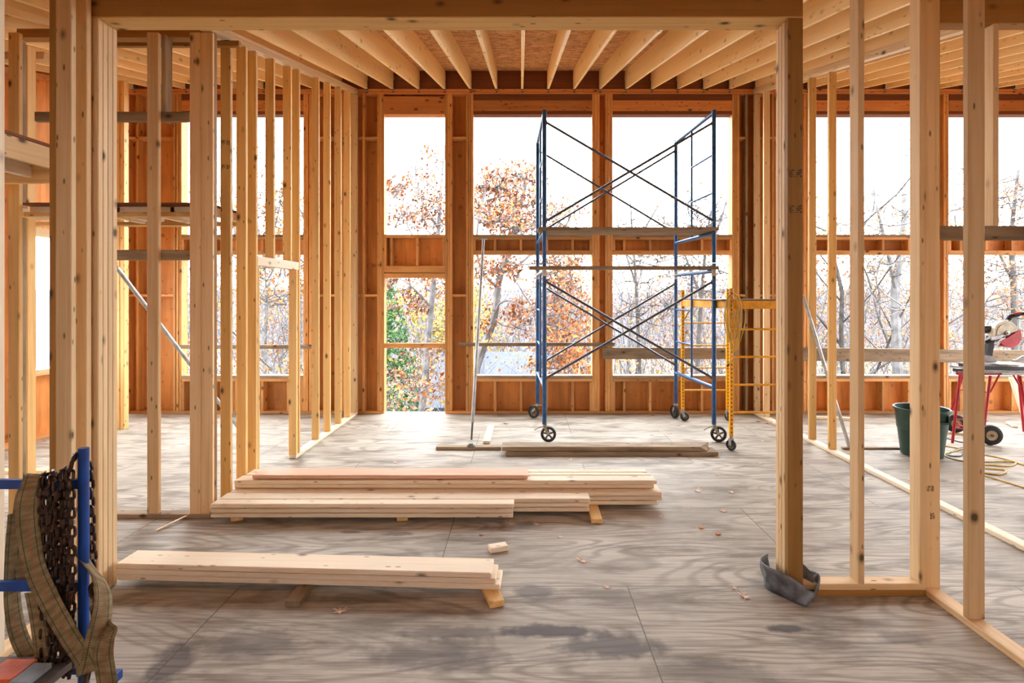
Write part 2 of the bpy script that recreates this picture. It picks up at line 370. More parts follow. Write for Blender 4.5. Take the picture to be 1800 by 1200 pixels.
# ------------------------------------------------------------------ the building shell
YB = 8.18; YBo = YB + .14; XL = X(221, YB); XR = 9.4; YN = YF(1048)
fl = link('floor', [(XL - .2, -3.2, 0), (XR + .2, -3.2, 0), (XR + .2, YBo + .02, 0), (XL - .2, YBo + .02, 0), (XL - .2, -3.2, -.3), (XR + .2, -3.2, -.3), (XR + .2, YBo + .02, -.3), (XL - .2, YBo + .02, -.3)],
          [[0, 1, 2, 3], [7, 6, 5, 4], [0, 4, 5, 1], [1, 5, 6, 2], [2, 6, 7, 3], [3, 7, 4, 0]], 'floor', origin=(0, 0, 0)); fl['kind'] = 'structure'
JH = .285; Y0R = -2.6
def zt(y): return ZR(y) + JH
cl = link('ceiling', [(XL - .25, Y0R, zt(Y0R)), (XR + .2, Y0R, zt(Y0R)), (XR + .2, YBo + .3, zt(YBo + .3)), (XL - .25, YBo + .3, zt(YBo + .3))] + [(XL - .25, Y0R, zt(Y0R) + .02), (XR + .2, Y0R, zt(Y0R) + .02), (XR + .2, YBo + .3, zt(YBo + .3) + .02), (XL - .25, YBo + .3, zt(YBo + .3) + .02)],
          [[3, 2, 1, 0], [4, 5, 6, 7], [0, 1, 5, 4], [1, 2, 6, 5], [2, 3, 7, 6], [3, 0, 4, 7]], 'osb', origin=(0, 0, 0)); cl['kind'] = 'structure'
# joists
X0J, SPJ = X(918, YB), .402
for k in range(-15, 24):
    x = X0J + SPJ * k
    if x < XL + .05 or x > XR - .05: continue
    side = 'left' if k < 0 else 'right'
    lab = ('straight roof joist over the middle of the room' if k == 0 else
           'sloping roof joist, %s to the %s of the middle one' % (ordn(abs(k)), side))
    a = Vector((x, Y0R, ZR(Y0R) + JH / 2)); b_ = Vector((x, YB - .004, ZR(YB - .004) + JH / 2))
    t = thing('ceiling_joist', lab, 'joist', (x, YB, ZR(YB)), 'roof joists')
    beam('joist_beam', a, b_, T * .95, JH - .002, 'jst', t)
    hb = MB()
    for s in (-1, 1): hb.box((x + s * .0195, YB - .05, ZR(YB) - .004), (x + s * .0225, YB - .004, ZR(YB) + .12))
    hb.box((x - .0225, YB - .05, ZR(YB) - .018), (x + .0225, YB - .004, ZR(YB) - .014))
    hb.box((x - .012, YB - .006, ZR(YB) - .055), (x + .02, YB - .002, ZR(YB)))
    hb.build('joist_hanger', 'hanger', t)

wb = struct('wall_back', (0, YB, 0))
def bX(p): return X(p, YB)
def bZ(p): return Z(p, YB)
def wbb(name, p0, p1, q0, q1, mat='fir', y0=YB, y1=YBo, par=None): # px left, right, top, bottom
    return box(name, bX(p0), bX(p1), y0, y1, bZ(q1), bZ(q0), mat, par or wb, .0035)
def wsh(p0, p1, q0, q1): xbox('sheathing_panel', bX(p0), bX(p1), YBo, YBo + .013, bZ(q1), bZ(q0), 'sheath', wb)
wins = [(319, 533), (675, 782), (832, 1041), (1077, 1287), (1428, 1638), (1668, 1878)]
RIGHT = CX + XR * F / YB
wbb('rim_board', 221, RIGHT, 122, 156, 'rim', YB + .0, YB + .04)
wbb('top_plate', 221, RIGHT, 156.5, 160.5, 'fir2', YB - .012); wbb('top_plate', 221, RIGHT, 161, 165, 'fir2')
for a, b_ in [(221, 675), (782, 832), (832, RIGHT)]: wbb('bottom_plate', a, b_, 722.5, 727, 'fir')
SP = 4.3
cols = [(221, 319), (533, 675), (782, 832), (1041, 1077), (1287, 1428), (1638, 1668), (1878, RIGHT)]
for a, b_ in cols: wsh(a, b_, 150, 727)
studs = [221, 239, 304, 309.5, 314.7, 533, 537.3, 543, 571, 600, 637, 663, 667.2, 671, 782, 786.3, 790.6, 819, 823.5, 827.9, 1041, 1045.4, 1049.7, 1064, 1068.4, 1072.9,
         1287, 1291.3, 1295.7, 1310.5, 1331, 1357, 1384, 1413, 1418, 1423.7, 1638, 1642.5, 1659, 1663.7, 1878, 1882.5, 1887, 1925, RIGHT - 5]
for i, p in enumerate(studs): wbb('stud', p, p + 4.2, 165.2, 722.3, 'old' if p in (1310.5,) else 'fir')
for a, b_ in [(225.5, 304), (575, 600), (604.5, 637), (641.3, 663), (547.3, 571), (795, 819), (1300, 1310), (1335, 1357), (1361, 1384), (1388, 1413)]:
    for q in (240, 517): wbb('blocking', a, b_, q, q + 4.3, 'fir')
for i, (a, b_) in enumerate(wins):
    wsh(a, b_, 150, 201)
    if i == 1:
        wbb('header', a, b_, 169, 200.8, 'fir2'); wbb('sill_plate', a, b_, 412, 418, 'fir'); wsh(a, b_, 412, 488)
        for p in (675, 686, 731, 777.7): wbb('cripple', p, p + 4.3, 418.1, 466.8)
        wbb('header', a, b_, 467, 479, 'fir'); wbb('header', a, b_, 480, 488, 'fir')
        continue
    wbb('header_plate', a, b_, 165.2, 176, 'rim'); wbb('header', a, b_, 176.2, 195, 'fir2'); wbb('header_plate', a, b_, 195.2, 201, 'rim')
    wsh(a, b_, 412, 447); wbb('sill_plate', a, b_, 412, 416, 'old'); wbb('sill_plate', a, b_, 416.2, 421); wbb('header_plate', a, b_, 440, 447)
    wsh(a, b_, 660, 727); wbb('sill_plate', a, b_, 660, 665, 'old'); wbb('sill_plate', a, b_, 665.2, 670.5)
    cs = [868 + 45.5 * k for k in range(-14, 30)]
    for p in [a, b_ - 4.3] + [c_ for c_ in cs if a + 12 < c_ < b_ - 12]:
        wbb('cripple', p, p + 4.3, 421.2, 439.8); wbb('cripple', p, p + 4.3, 670.7, 722.3)
def slopepanel(x0, x1, y0, y1, z0, par):
    vs = [(x, y, z) for x in (x0, x1) for y, z in ((y0, z0), (y1, z0), (y1, ZR(y1) + JH - .003), (y0, ZR(y0) + JH - .003))]
    o3 = Vector((R.uniform(-40, 40), R.uniform(-9, 9), 0))
    link('sheathing_panel', vs, [[0, 3, 2, 1], [4, 5, 6, 7], [0, 1, 5, 4], [1, 2, 6, 5], [2, 3, 7, 6], [3, 0, 4, 7]], 'sheath', par, gc=[Vector((v[2], v[1] * .5, 0)) + o3 for v in vs])
# the left outside wall, running towards the camera
wl = struct('wall_left', (XL, 4, 0))
def wlb(name, y0, y1, z0, z1, mat='fir', x0=None, x1=None): box(name, XL - .14 if x0 is None else x0, XL - .001 if x1 is None else x1, y0, y1, z0, z1, mat, wl, .002)
LW = [(6.55, 7.45, .885, 2.60), (4.2, 5.6, .885, 2.60)]  # second, nearer window is added to let in more side light
yy = YB + .0
segs = []
for (a, b_, z0, z1) in LW:
    slopepanel(XL - .153, XL - .14, b_, yy, 0, wl); yy = a
    xbox('sheathing_panel', XL - .153, XL - .14, a, b_, 0, z0, 'sheath', wl); slopepanel(XL - .153, XL - .14, a, b_, z1, wl)
    wlb('sill_plate', a, b_, z0 - .076, z0, 'pine'); wlb('header', a, b_, z1, z1 + .1, 'pine')
    for e in (a - .04, b_ + .002): wlb('stud', e, e + T, T, ZR(e) - .08, 'spruce')
slopepanel(XL - .153, XL - .14, -2.6, yy, 0, wl)
wlb('bottom_plate', -2.6, YB, 0, T, 'fir')
beam('top_plate', (XL - .07, -2.6, ZR(-2.6) - .04), (XL - .07, YB, ZR(YB) - .04), .139, .07, 'fir2', wl)
for k in range(26):
    y = YB - .06 - .406 * k
    if not any(a - .08 < y < b_ + .06 for a, b_, _, _ in LW): wlb('stud', y - T, y, T, ZR(y) - .09, 'spruce' if k % 2 else 'fir')
wr = struct('wall_right', (XR, 4, 0))
def wrb(name, y0, y1, z0, z1, mat='fir'): box(name, XR + .001, XR + .14, y0, y1, z0, z1, mat, wr, .002)
yy = YB
for (a, b_, z0, z1) in [(5.8, 7.5, .6, 2.9), (3.4, 5.2, .6, 2.9)]:  # both openings added out of view to brighten the interior
    slopepanel(XR + .14, XR + .153, b_, yy, 0, wr); yy = a
    xbox('sheathing_panel', XR + .14, XR + .153, a, b_, 0, z0, 'sheath', wr); slopepanel(XR + .14, XR + .153, a, b_, z1, wr)
    wrb('sill_plate', a, b_, z0 - .076, z0); wrb('header', a, b_, z1, z1 + .15)
    for e in (a - .04, b_ + .002): wrb('stud', e, e + T, T, ZR(e) - .08)
slopepanel(XR + .14, XR + .153, -2.6, yy, 0, wr)
wrb('bottom_plate', -2.6, YB, 0, T)
# unseen wall behind the viewer, added closed to keep light off camera-facing sides
wf = struct('wall_front_added', (0, -2.6, 0))
for a, b_, z0, z1 in ((XL, XR, 0, 2.35),): xbox('sheathing_panel', a, b_, -2.653, -2.64, z0, z1, 'sheath', wf)
for x in [XL + .1 + .406 * k for k in range(38)]:
    box('stud', x, x + T, -2.64, -2.60, 0, 2.3, 'spruce', wf)
beam('top_plate', (XR + .07, -2.6, ZR(-2.6) - .04), (XR + .07, YB, ZR(YB) - .04), .139, .07, 'fir2', wr)

# guard rails nailed across the window openings
def rail(p0, p1, q0, q1, mat, label, y0=None, th=T, q0b=None, q1b=None):
    y0 = YB - th if y0 is None else y0; zc0 = (Z(q0, y0) + Z(q1, y0)) / 2; zc1 = zc0 if q0b is None else (Z(q0b, y0) + Z(q1b, y0)) / 2
    tag(beam('guard_rail', (X(p0, y0), y0 + th / 2 - .001, zc0), (X(p1, y0), y0 + th / 2 - .001, zc1), th - .003, abs(Z(q0, y0) - Z(q1, y0)), mat), label, 'rail', 'guard rails across the window openings')
rail(675.5, 781.5, 603, 611.5, 'fir', 'orange board rail inside the tall narrow door opening', YB + .01)
rail(805, 1081, 602, 608.5, 'old', 'thin brown rail across the middle window, behind the blue scaffold')
rail(1060, 1298, 611, 631, 'old', 'wide weathered plank rail behind the right legs of the scaffold')
rail(1412, 1990, 611, 634, 'old', 'long wide plank rail across the right-hand room windows', q0b=617, q1b=641)
rail(309, 547, 606, 613, 'old', 'grey rail across the window of the left-hand room')

# ------------------------------------------------------------------ partition between left room and main room
XP = -2.53                                          # its right face
pl = thing('stud_partition', 'left stud wall with a framed doorway, running back to the window wall', 'wall frame', (XP - D / 2, 6.2, 0))
def PY(px): return -XP * F / (CX - px)
def pst(px, mat='spruce', z0=T, z1=None, name='stud', y=None):
    y = PY(px) if y is None else y
    return box(name, XP - D, XP, y, y + T, z0, (ZR(y) - .085) if z1 is None else z1, mat, pl)
box('bottom_plate', XP - D, XP, PY(521), YB - .05, 0, T, 'plank', pl); box('bottom_plate', XP - D, XP, 4.34, PY(454) + .03, 0, T, 'pine', pl)
beam('top_plate', (XP - D / 2, 4.28, ZR(4.28) - .062), (XP - D / 2, YB - .02, ZR(YB) - .062), D, T, 'pine', pl)
beam('top_plate', (XP - D / 2, 4.28, ZR(4.28) - .023), (XP - D / 2, YB - .02, ZR(YB) - .023), D, T, 'pine', pl)
zh = 2.125
s1 = pst(377, 'jack', y=4.345)
for p in (405, 432, 450): pst(p, 'spruce')
pst(0, 'spruce', y=PY(450) + T + .001, z1=2.13)
for p in (481, 511): pst(p, 'spruce', z0=zh + D + .001)
pst(0, 'spruce', y=PY(523) + T + .002)
pst(521, 'spruce', z1=zh)
box('door_header', XP - D, XP, PY(452), PY(523) + T, zh, zh + D, 'plank', pl)
for p in (560, 580, 599, 615): pst(p, 'spruce')
pst(628, 'pine', y=YB - .09)
box('stud', XP - D, XP, YB - .051, YB - .013, .0, ZR(YB) - .1, 'pine', pl)
stamp(X(366, 4.345), 4.345, Z(583, 4.345), .08, .045, pl); stamp(X(366, 4.345), 4.345, Z(641, 4.345), .08, .045, pl)
for px, qs in ((397, (250, 293)), (425, (580, 621)), (474, (217, 352, 390)), (504, (240, 360))):
    y = PY(px + 8)
    for q in qs: stamp(X(px, y), y, Z(q, y), .075, .04, pl)

# short cross wall beside it with flat studs
YC = YF(912); pc = thing('stud_partition', 'cross wall of flat studs and weathered rails, left of the lumber pile', 'wall frame', (-3.4, YC, 0))
box('bottom_plate', X(12, YC), XP - .002, YC, YC + D, 0, T, 'old', pc)
def cst(a, b_, y, mat='pine', z0=T, z1=None, d=T): return box('stud', X(a, y), X(b_, y), y, y + d, z0, (ZR(y) - .085) if z1 is None else z1, mat, pc)
for a, b_, mat in ((14, 33, 'spruce'), (258, 278, 'pine'), (333, 353, 'pine')): cst(a, b_, YC + .005, mat)
cst(353.6, 374, YC - .0 + .005, 'pine')
cst(283, 291, YC + .07, 'old', z0=3.29, d=D)
cst(28, 39, YC + .30, 'old'); cst(39, 48, YC + .45, 'spruce', d=D)
y = YC + .045
box('rail', X(60, y), X(333, y), y, y + T, Z(213, y), Z(196, y), 'old', pc); box('rail', X(160, y), X(340, y), y, y + T, Z(457, y), Z(439, y), 'old', pc)
box('top_plate', X(8, YC), XP - D, YC + .1, YC + .19, ZR(YC) - .08, ZR(YC) - .005, 'hdr', pc)
box('header_plate', X(90, 4.53), X(420, 4.53), 4.53, 4.57, 3.98, 4.03, 'hdr', pc)
stamp(X(343, YC), YC + .005, Z(583, YC), .001, .001, pc) if False else None

# timber soffit frame behind the cross wall
sf = thing('soffit_frame', 'horizontal ladder frame under plywood, behind the cross wall of flat studs', 'frame', (-3.6, 4.7, 2.5))
zs = 2.50
box('front_plate', X(40, 4.44), XP - D - .01, 4.44, 4.50, zs, zs + T, 'spruce', sf)
box('rear_plate', X(48, 5.02), XP - D - .01, 5.02, 5.10, zs, zs + T, 'spruce', sf)
for px in (70, 150, 215, 245, 300, 335, 400):
    x = X(px, 4.75); beam('cross_piece', (x, 4.50, zs + .055), (x, 5.06, zs + .055), T, .075, 'plank', sf)
box('plywood_top', X(40, 4.44), XP - D - .01, 4.42, 5.12, zs + .095, zs + .115, 'rim', sf)
box('front_beam', X(40, 4.44), XP - D - .01, 4.50, 4.535, zs + T, zs + .095, 'plank', sf)
s2 = thing('soffit_frame', 'raised timber box frame at far left, above eye height', 'frame', (-3.5, 3.6, 2.7))
box('side_beam', -3.31, -3.27, 2.6, 3.96, 2.72, 2.86, 'pine', s2); box('side_beam', -3.72, -3.68, 2.6, 3.96, 2.72, 2.86, 'plank', s2)
box('rear_beam', -5.0, -3.27, 3.96, 4.0, 2.68, 2.86, 'spruce', s2); box('plywood_top', -5.0, -3.27, 2.6, 4.0, 2.862, 2.885, 'rim', s2)

# studs further back in the left room
ps = thing('stud_partition', 'pale stud wall deep in the left-hand room, before the side window', 'wall frame', (-5.1, 5.4, 0))
box('stud', -5.10, -5.06, 5.40, 5.49, T, ZR(5.4) - .09, 'plank', ps); box('bottom_plate', -5.6, -4.9, 5.40, 5.49, 0, T, 'pine', ps)
box('stud', -5.50, -5.46, 5.40, 5.49, T, ZR(5.4) - .09, 'pine', ps)
box('top_plate', -5.6, -4.9, 5.40, 5.49, ZR(5.4) - .09, ZR(5.4) - .01, 'pine', ps)
y = 7.2
pg = thing('stud_partition', 'studs close to the left corner of the window wall', 'wall frame', (XL + .1, y, 0))
for a, b_ in ((204, 210), (211, 218)): box('stud', X(a, y), X(b_, y), y, y + D, 0, ZR(y) - .02, 'spruce', pg)

# ------------------------------------------------------------------ near wall: posts, header, right-hand parts
XN = X(172.5, YN)                                   # right face of the left built-up post
nw = thing('doorway_frame', 'wide framed opening in front, long header on two built-up posts', 'wall frame', (-.4, YN, 0))
zH = Z(31, YN)
for k in range(4):
    box('post_ply', XN - D, XN, YN + k * .0385, YN + k * .0385 + T, 0, zH - .001, 'pine', nw)
XQ0, XQ1 = X(1385, YN), X(1412, YN)
for k in range(4):
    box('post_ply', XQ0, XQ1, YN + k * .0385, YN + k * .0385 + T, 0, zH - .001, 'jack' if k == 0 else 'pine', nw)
box('header_lit_strip', XN - D, XQ1, YN + .001, YN + .154, zH + .0005, zH + .0085, 'spruce', nw)  # pale strip added so the header's underside looks lit
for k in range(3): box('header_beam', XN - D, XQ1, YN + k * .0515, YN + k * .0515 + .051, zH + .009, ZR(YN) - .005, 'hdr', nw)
stamp(X(1398, YN), YN, Z(304, YN), .085, .05, nw); stamp(X(1398, YN), YN, Z(367, YN), .085, .05, nw)
XG = X(1625, 3.225)
box('bottom_plate', XQ1 + .001, XG - .002, YN, YN + D, 0, T, 'hdr', nw); box('bottom_plate', XQ1 + .001, XG - .002, YN, YN + D, T, 2 * T, 'pine', nw)
box('stud', X(1509, YN), X(1520, YN), YN, YN + D, 2 * T, ZR(YN) - .05, 'pine', nw)
box('stud', XG - .041, XG - .002, YN, YN + D, 2 * T, ZR(YN) - .05, 'pine', nw)
box('top_plate', XQ1 + .001, 5.2, YN, YN + D, ZR(YN) - .048, ZR(YN) - .006, 'pine', nw)
stamp(X(1514, YN), YN, Z(600, YN), .001, .001, nw) if False else None

rw = thing('stud_partition', 'nearest right stud wall, its bottom plate running out of the lower right corner', 'wall frame', (XG + .04, 2.4, 0))
box('bottom_plate', XG - .002, XG + .09, .4, 3.26, 0, T, 'pine', rw)
box('stud', XG, XG + .094, 3.225, 3.263, T, ZR(3.2) - .09, 'pine', rw)
yq = YF(1089, T); box('stud', X(1702, yq), X(1732, yq), yq, yq + T, T, ZR(yq) - .09, 'pine', rw)
for y in (2.1, 1.25, .6): box('stud', XG, XG + D, y, y + T, T, ZR(y) - .09, 'pine', rw)
beam('top_plate', (XG + .045, .4, ZR(.4) - .048), (XG + .045, 3.26, ZR(3.26) - .048), D, .08, 'pine', rw)
stamp(X(1635, 3.225), 3.225, Z(858, 3.225), .045, .035, rw); stamp(X(1639, 3.225), 3.225, Z(906, 3.225), .03, .04, rw)
ow = thing('doorway_frame', 'framed opening at far right with dark header and a mid rail', 'wall frame', (3.6, 3.3, 0))
yo = 3.30
box('stud', XG + .096, XG + .134, 3.27, 3.36, 0, ZR(3.3) - .09, 'spruce', ow)
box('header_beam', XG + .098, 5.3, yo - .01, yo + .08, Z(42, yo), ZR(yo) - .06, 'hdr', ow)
box('mid_rail', XG + .136, 5.3, yo - .01, yo + .028, Z(422, yo), Z(397, yo), 'old', ow); box('rail_plate', XG + .136, 5.3, yo + .03, yo + .08, Z(402, yo), Z(397, yo), 'pine', ow)
box('cripple', X(1744, yo), X(1754, yo), yo - .01, yo + .08, Z(397, yo), Z(42, yo), 'pine', ow)
box('stud', 5.2, 5.24, yo, yo + D, 0, Z(42, yo) - .001, 'pine', ow)

# near left wall
lw = thing('stud_partition', 'nearest left stud wall beside the blue rack', 'wall frame', (-2.65, 2.4, 0))
XW = -2.605
box('bottom_plate', XW - D, XW, .4, 3.19, 0, T, 'pine', lw)
for y, mat in ((2.62, 'plank'), (3.045, 'pine'), (3.155, 'pine'), (1.9, 'pine'), (1.2, 'pine')): box('stud', XW - D, XW, y, y + T, T, ZR(y) - .09, mat, lw)
beam('top_plate', (XW - D / 2, .4, ZR(.4) - .048), (XW - D / 2, 3.19, ZR(3.19) - .048), D, .08, 'pine', lw)
box('stud', X(86, 3.25), X(98, 3.25), 3.25, 3.34, 0, ZR(3.25) - .01, 'hdr', lw)

# ------------------------------------------------------------------ far right partition
XF = 3.60
rp = thing('stud_partition', 'right stud wall behind the built-up post, with a long plate to the right edge', 'wall frame', (XF + D / 2, 6, 0))
box('bottom_plate', XF, XF + D, 2.0, YB - .02, 0, T, 'plank', rp)
for dz in (.062, .023): beam('top_plate', (XF + D / 2, 3.4, ZR(3.4) - dz), (XF + D / 2, YB - .02, ZR(YB) - dz), D, T, 'pine', rp)
for y, mat in ((YB - .06, 'pine'), (7.80, 'pine'), (7.4, 'spruce'), (7.0, 'spruce'), (6.57, 'spruce'), (6.15, 'spruce'), (5.72, 'spruce')):
    box('stud', XF, XF + D, y, y + T, T, ZR(y) - .085, mat, rp)

# diagonal braces of steel pipe
def pipe(name, a, b_, r, mat, label, cat):
    return tag(MB().tube([a, b_], r, 10).build(name, mat, smooth=True), label, cat)
pipe('brace_pipe', (X(1412, 6.6), 6.6, Z(520, 6.6)), (X(1493, 6.3), 6.3, .02), .02, 'galv', 'grey steel brace leaning beside the far right stud wall', 'brace')
pipe('brace_pipe', (X(205, 5.6), 5.6, Z(470, 5.6)), (X(425, 7.0), 7.0, .02), .022, 'galv', 'long grey steel brace slanting down in the left-hand room', 'brace')
# adjustable shore post
sp = thing('shore_post', 'slender adjustable steel post standing before the middle window', 'post', (X(828, YF(784, .04)), YF(784, .04), .038))
a = Vector(sp.location) + Vector((0, 0, .0)); b_ = Vector((X(850, 6.6), 6.6, Z(421, 6.6)))
d = (b_ - a)
MB().tube([a + d * .03, a + d * .12], .012, 10).build('screw', 'rimgrey', sp, True)
MB().tube([a + d * .11, a + d * .60], .021, 12).build('outer_tube', 'galv', sp, True)
MB().tube([a + d * .59, a + d], .016, 12).build('inner_tube', 'galv', sp, True)
MB().lathe(a, (0, 0, 1), [(0, .05), (.012, .05), (.035, .025)], 8).build('foot', 'rimgrey', sp)
MB().box(b_ - Vector((.04, .03, .0)), b_ + Vector((.04, .03, .012))).build('head_plate', 'galv', sp)

# ------------------------------------------------------------------ lumber
def board(name, x0, x1, y0, y1, z0, mat, label, group, th=T, skew=0):
    o = box(name, x0, x1, y0 + R.uniform(-.003, .003), y1 - .002, z0 + .002, z0 + th - .0035, mat, None, .0055); return tag(o, label, 'board', group)
G1 = 'new boards in the large pile'
def XY(px, y): return X(px, y)
lays = ['bottom', 'middle', 'top']
for i in range(3):
    j = [.004, .0, .012][i]
    board('lumber_board', XP + .012 + R.random() * .01, XY(901, 4.25) + j, 4.25, 4.36, T * (1 + i), 'plank', 'short front-edge board of the large pile, %s layer' % lays[i], G1)
    board('lumber_board', XP + .01 + R.random() * .02, XY(1033, 4.45) + j, 4.365, 4.505, T * (1 + i), 'plank', 'board in second row of the large pile, mid length, %s layer' % lays[i], G1)
    board('lumber_board', XP + .01 + R.random() * .02, XY([1154, 1162, 1161][i], 4.56), 4.51, 4.72, T * (1 + i), 'plank', 'long wide board in third row of the large pile, %s layer' % lays[i], G1)
    board('lumber_board', XP + .02 + R.random() * .02, XY(1140, 4.8), 4.725, 4.90, T * (1 + i), 'plank', 'long board in rear row of the large pile, %s layer' % lays[i], G1)
board('lumber_board', XP + .03, XY(1149, 4.6), 4.585, 4.715, T * 4, 'plank', 'long board just under the uppermost long one of the large pile', G1)
board('lumber_board', XP + .035, XY(1155, 4.58), 4.575, 4.715, T * 5, 'plank', 'uppermost long board of the large pile, jutting right', G1)
for k, (a, b_) in enumerate(((4.722, 4.80), (4.806, 4.89))):
    for q in range(2): board('lumber_board', XP + .05, XY(1140, 4.8) - .01 * k, a, b_, T * (4 + q), 'plank', 'narrow rear %s board of the large pile, %s of two' % (['inner', 'outermost'][k], ['lower', 'upper'][q]), G1)
board('lumber_board', XY(443, 4.60), XY(928, 4.60), 4.60, 4.81, T * 6, 'redplank', 'reddish brown board lying on top of the large pile', G1)
def stick(name, a, b_, label, w=D, h=T, mat='spruce', group='spacer blocks under lumber', z=0):
    a, b_ = Vector(a), Vector(b_); a.z = b_.z = z + h / 2
    return tag(beam(name, a, b_, w, h - .0012, mat), label, 'block', group)
stick('spacer_block', at(416, 916), at(440, 850), 'spacer under the left end of the large pile')
stick('spacer_block', at(707, 916), at(720, 850), 'spacer under the middle of the large pile, end showing')
stick('spacer_block', at(1049, 920), at(1030, 850), 'spacer jutting out at the right end of the large pile')
# near stack
G2 = 'wide planks stacked in the doorway'
A0, B0 = Vector((-2.545, 3.395, 0)), Vector((-.178, 3.283, 0)); dr = (B0 - A0).normalized()
nz = Vector((-dr.y, dr.x, 0))
for i, (ex, off, lab) in enumerate(((.055, .012, 'lowest plank of the near stack, end sticking out furthest'), (.028, .004, 'middle plank of the near stack in the doorway'), (0, 0, 'pale top plank of the near stack in the doorway'))):
    z = T * (1.5 + i); a = A0 + Vector((0, 0, z)) + nz * off; b_ = B0 + dr * ex + Vector((0, 0, z)) + nz * off
    tag(beam('wide_plank', a, b_, .184, T - .0055, 'plank', ch=.006), lab, 'plank', G2)
stick('spacer_block', at(514, 1067), at(556, 1010), 'spacer under the middle of the near stack', mat='old')
stick('spacer_block', at(874, 1068), at(846, 1010), 'spacer jutting out under the right end of the near stack', mat='spruce')
stick('wood_offcut', at(860, 969), at(891, 964), 'small loose wood block on the floor between the two stacks', w=.075, mat='plank', group=None)
# weathered planks by the scaffold
yw = YF(802)
tag(box('weathered_plank', X(889, yw), X(1263, yw), yw, yw + .2, 0.0006, .05, 'old'), 'lower brown weathered plank before the blue scaffold', 'plank')
wv = [(X(882, yw + .04), 0, 0), ]
mbp = box('weathered_plank', X(882, yw), X(1258, yw), yw + .03, yw + .235, .051, .1, 'old')
tag(mbp, 'upper weathered plank before the blue scaffold, broken at right end', 'plank')
for v in mbp.data.vertices:
    if v.co.x > .9 * (X(1258, yw) - X(882, yw)) / 2 and v.co.y < 0: v.co.x -= .16 * (.5 if v.co.z < .02 else 1)
ys = YF(791); tag(box('floor_strip', X(766, ys), X(881, ys), ys, ys + D, .0006, T, 'old'), 'dark strip of board under the foot of the steel post', 'board')
a, b_ = at(855, 780), at(863, 752); tag(beam('loose_stud', (a.x, a.y, T / 2 + .001), (b_.x, b_.y, T / 2 + .001), D, T, 'plank'), 'pale short board lying on the floor left of the scaffold wheel', 'board')
a, b_ = at(1480, 789), at(1580, 789); tag(beam('floor_strip', (a.x, a.y, .012), (b_.x, b_.y, .012), .05, .022, 'old'), 'thin brown strip on the floor left of the green bin', 'board')
a, b_ = at(1440, 739), at(1524, 742); tag(beam('loose_stud', (a.x, a.y + .1, .02), (b_.x, b_.y + .1, .02), D, T, 'plank'), 'pale board on the floor by the right-hand window wall', 'board')
a, b_ = at(1772, 745), at(1785, 752); tag(beam('wood_offcut', (a.x, a.y, .02), (b_.x, b_.y, .02), .06, .03, 'plank'), 'small pale offcut beyond the saw stand', 'block')

# ------------------------------------------------------------------ blue scaffold
sc = thing('scaffold_tower', 'tall blue rolling scaffold with crossed braces before the windows', 'scaffold', (1.35, 7.25, 0))
Yf, Yr = 6.61, 7.90
fl_, fr_, rl_, rr_ = (X(957, Yf), Yf), (X(1255, Yf), Yf), (X(945, Yr), Yr), (X(1188, Yr), Yr)
def lerp2(a, b_, t): return (a[0] + (b_[0] - a[0]) * t, a[1] + (b_[1] - a[1]) * t)
def tb(name, a, b_, r, mat='blue', n=10): return MB().tube([a, b_], r, n).build(name, mat, sc, True)
for (f_, r_, side) in ((fl_, rl_, 0), (fr_, rr_, 1)):
    for p in (f_, r_):
        lp = tb('lower_post', (*p, .22), (*p, 2.24), .028); tb('upper_post', (*p, 2.245), (*p, 4.16), .028)
        MB().tube([(*p, 2.08), (*p, 2.2)], .0286, 10).build('sticker', 'sticker', lp, True)
    for z in (.68, 2.14, 2.62, 4.13): tb('cross_bar', (*f_, z), (*r_, z), .025)
    mid = lerp2(f_, r_, .54)
    tb('inner_post', (*mid, .68), (*mid, 2.14), .0155); tb('inner_post', (*mid, 2.62), (*mid, 4.13), .0155)
    for z in (1.63, 1.15): tb('rung', (*mid, z), (*r_, z), .0145)
    for z in (3.61, 3.13): tb('rung', (*mid, z), (*f_, z), .0145)
for (l_, r_, dy) in ((fl_, fr_, -.03), (rl_, rr_, -.03)):
    for (za, zb) in ((4.0, 2.77), (2.77, 4.0), (2.01, .80), (.80, 2.01)):
        e = .0 if za > zb else .016
        a, b_ = Vector((l_[0] + .02, l_[1] + dy + e, za)), Vector((r_[0] - .02, r_[1] + dy + e, zb))
        tb('cross_brace', a, b_, .016, 'bracegrey', 8)
        for p in (a, b_): MB().box(p - Vector((.014, .02, .022)), p + Vector((.014, .035, .022))).build('brace_lock', 'bracegrey', sc)
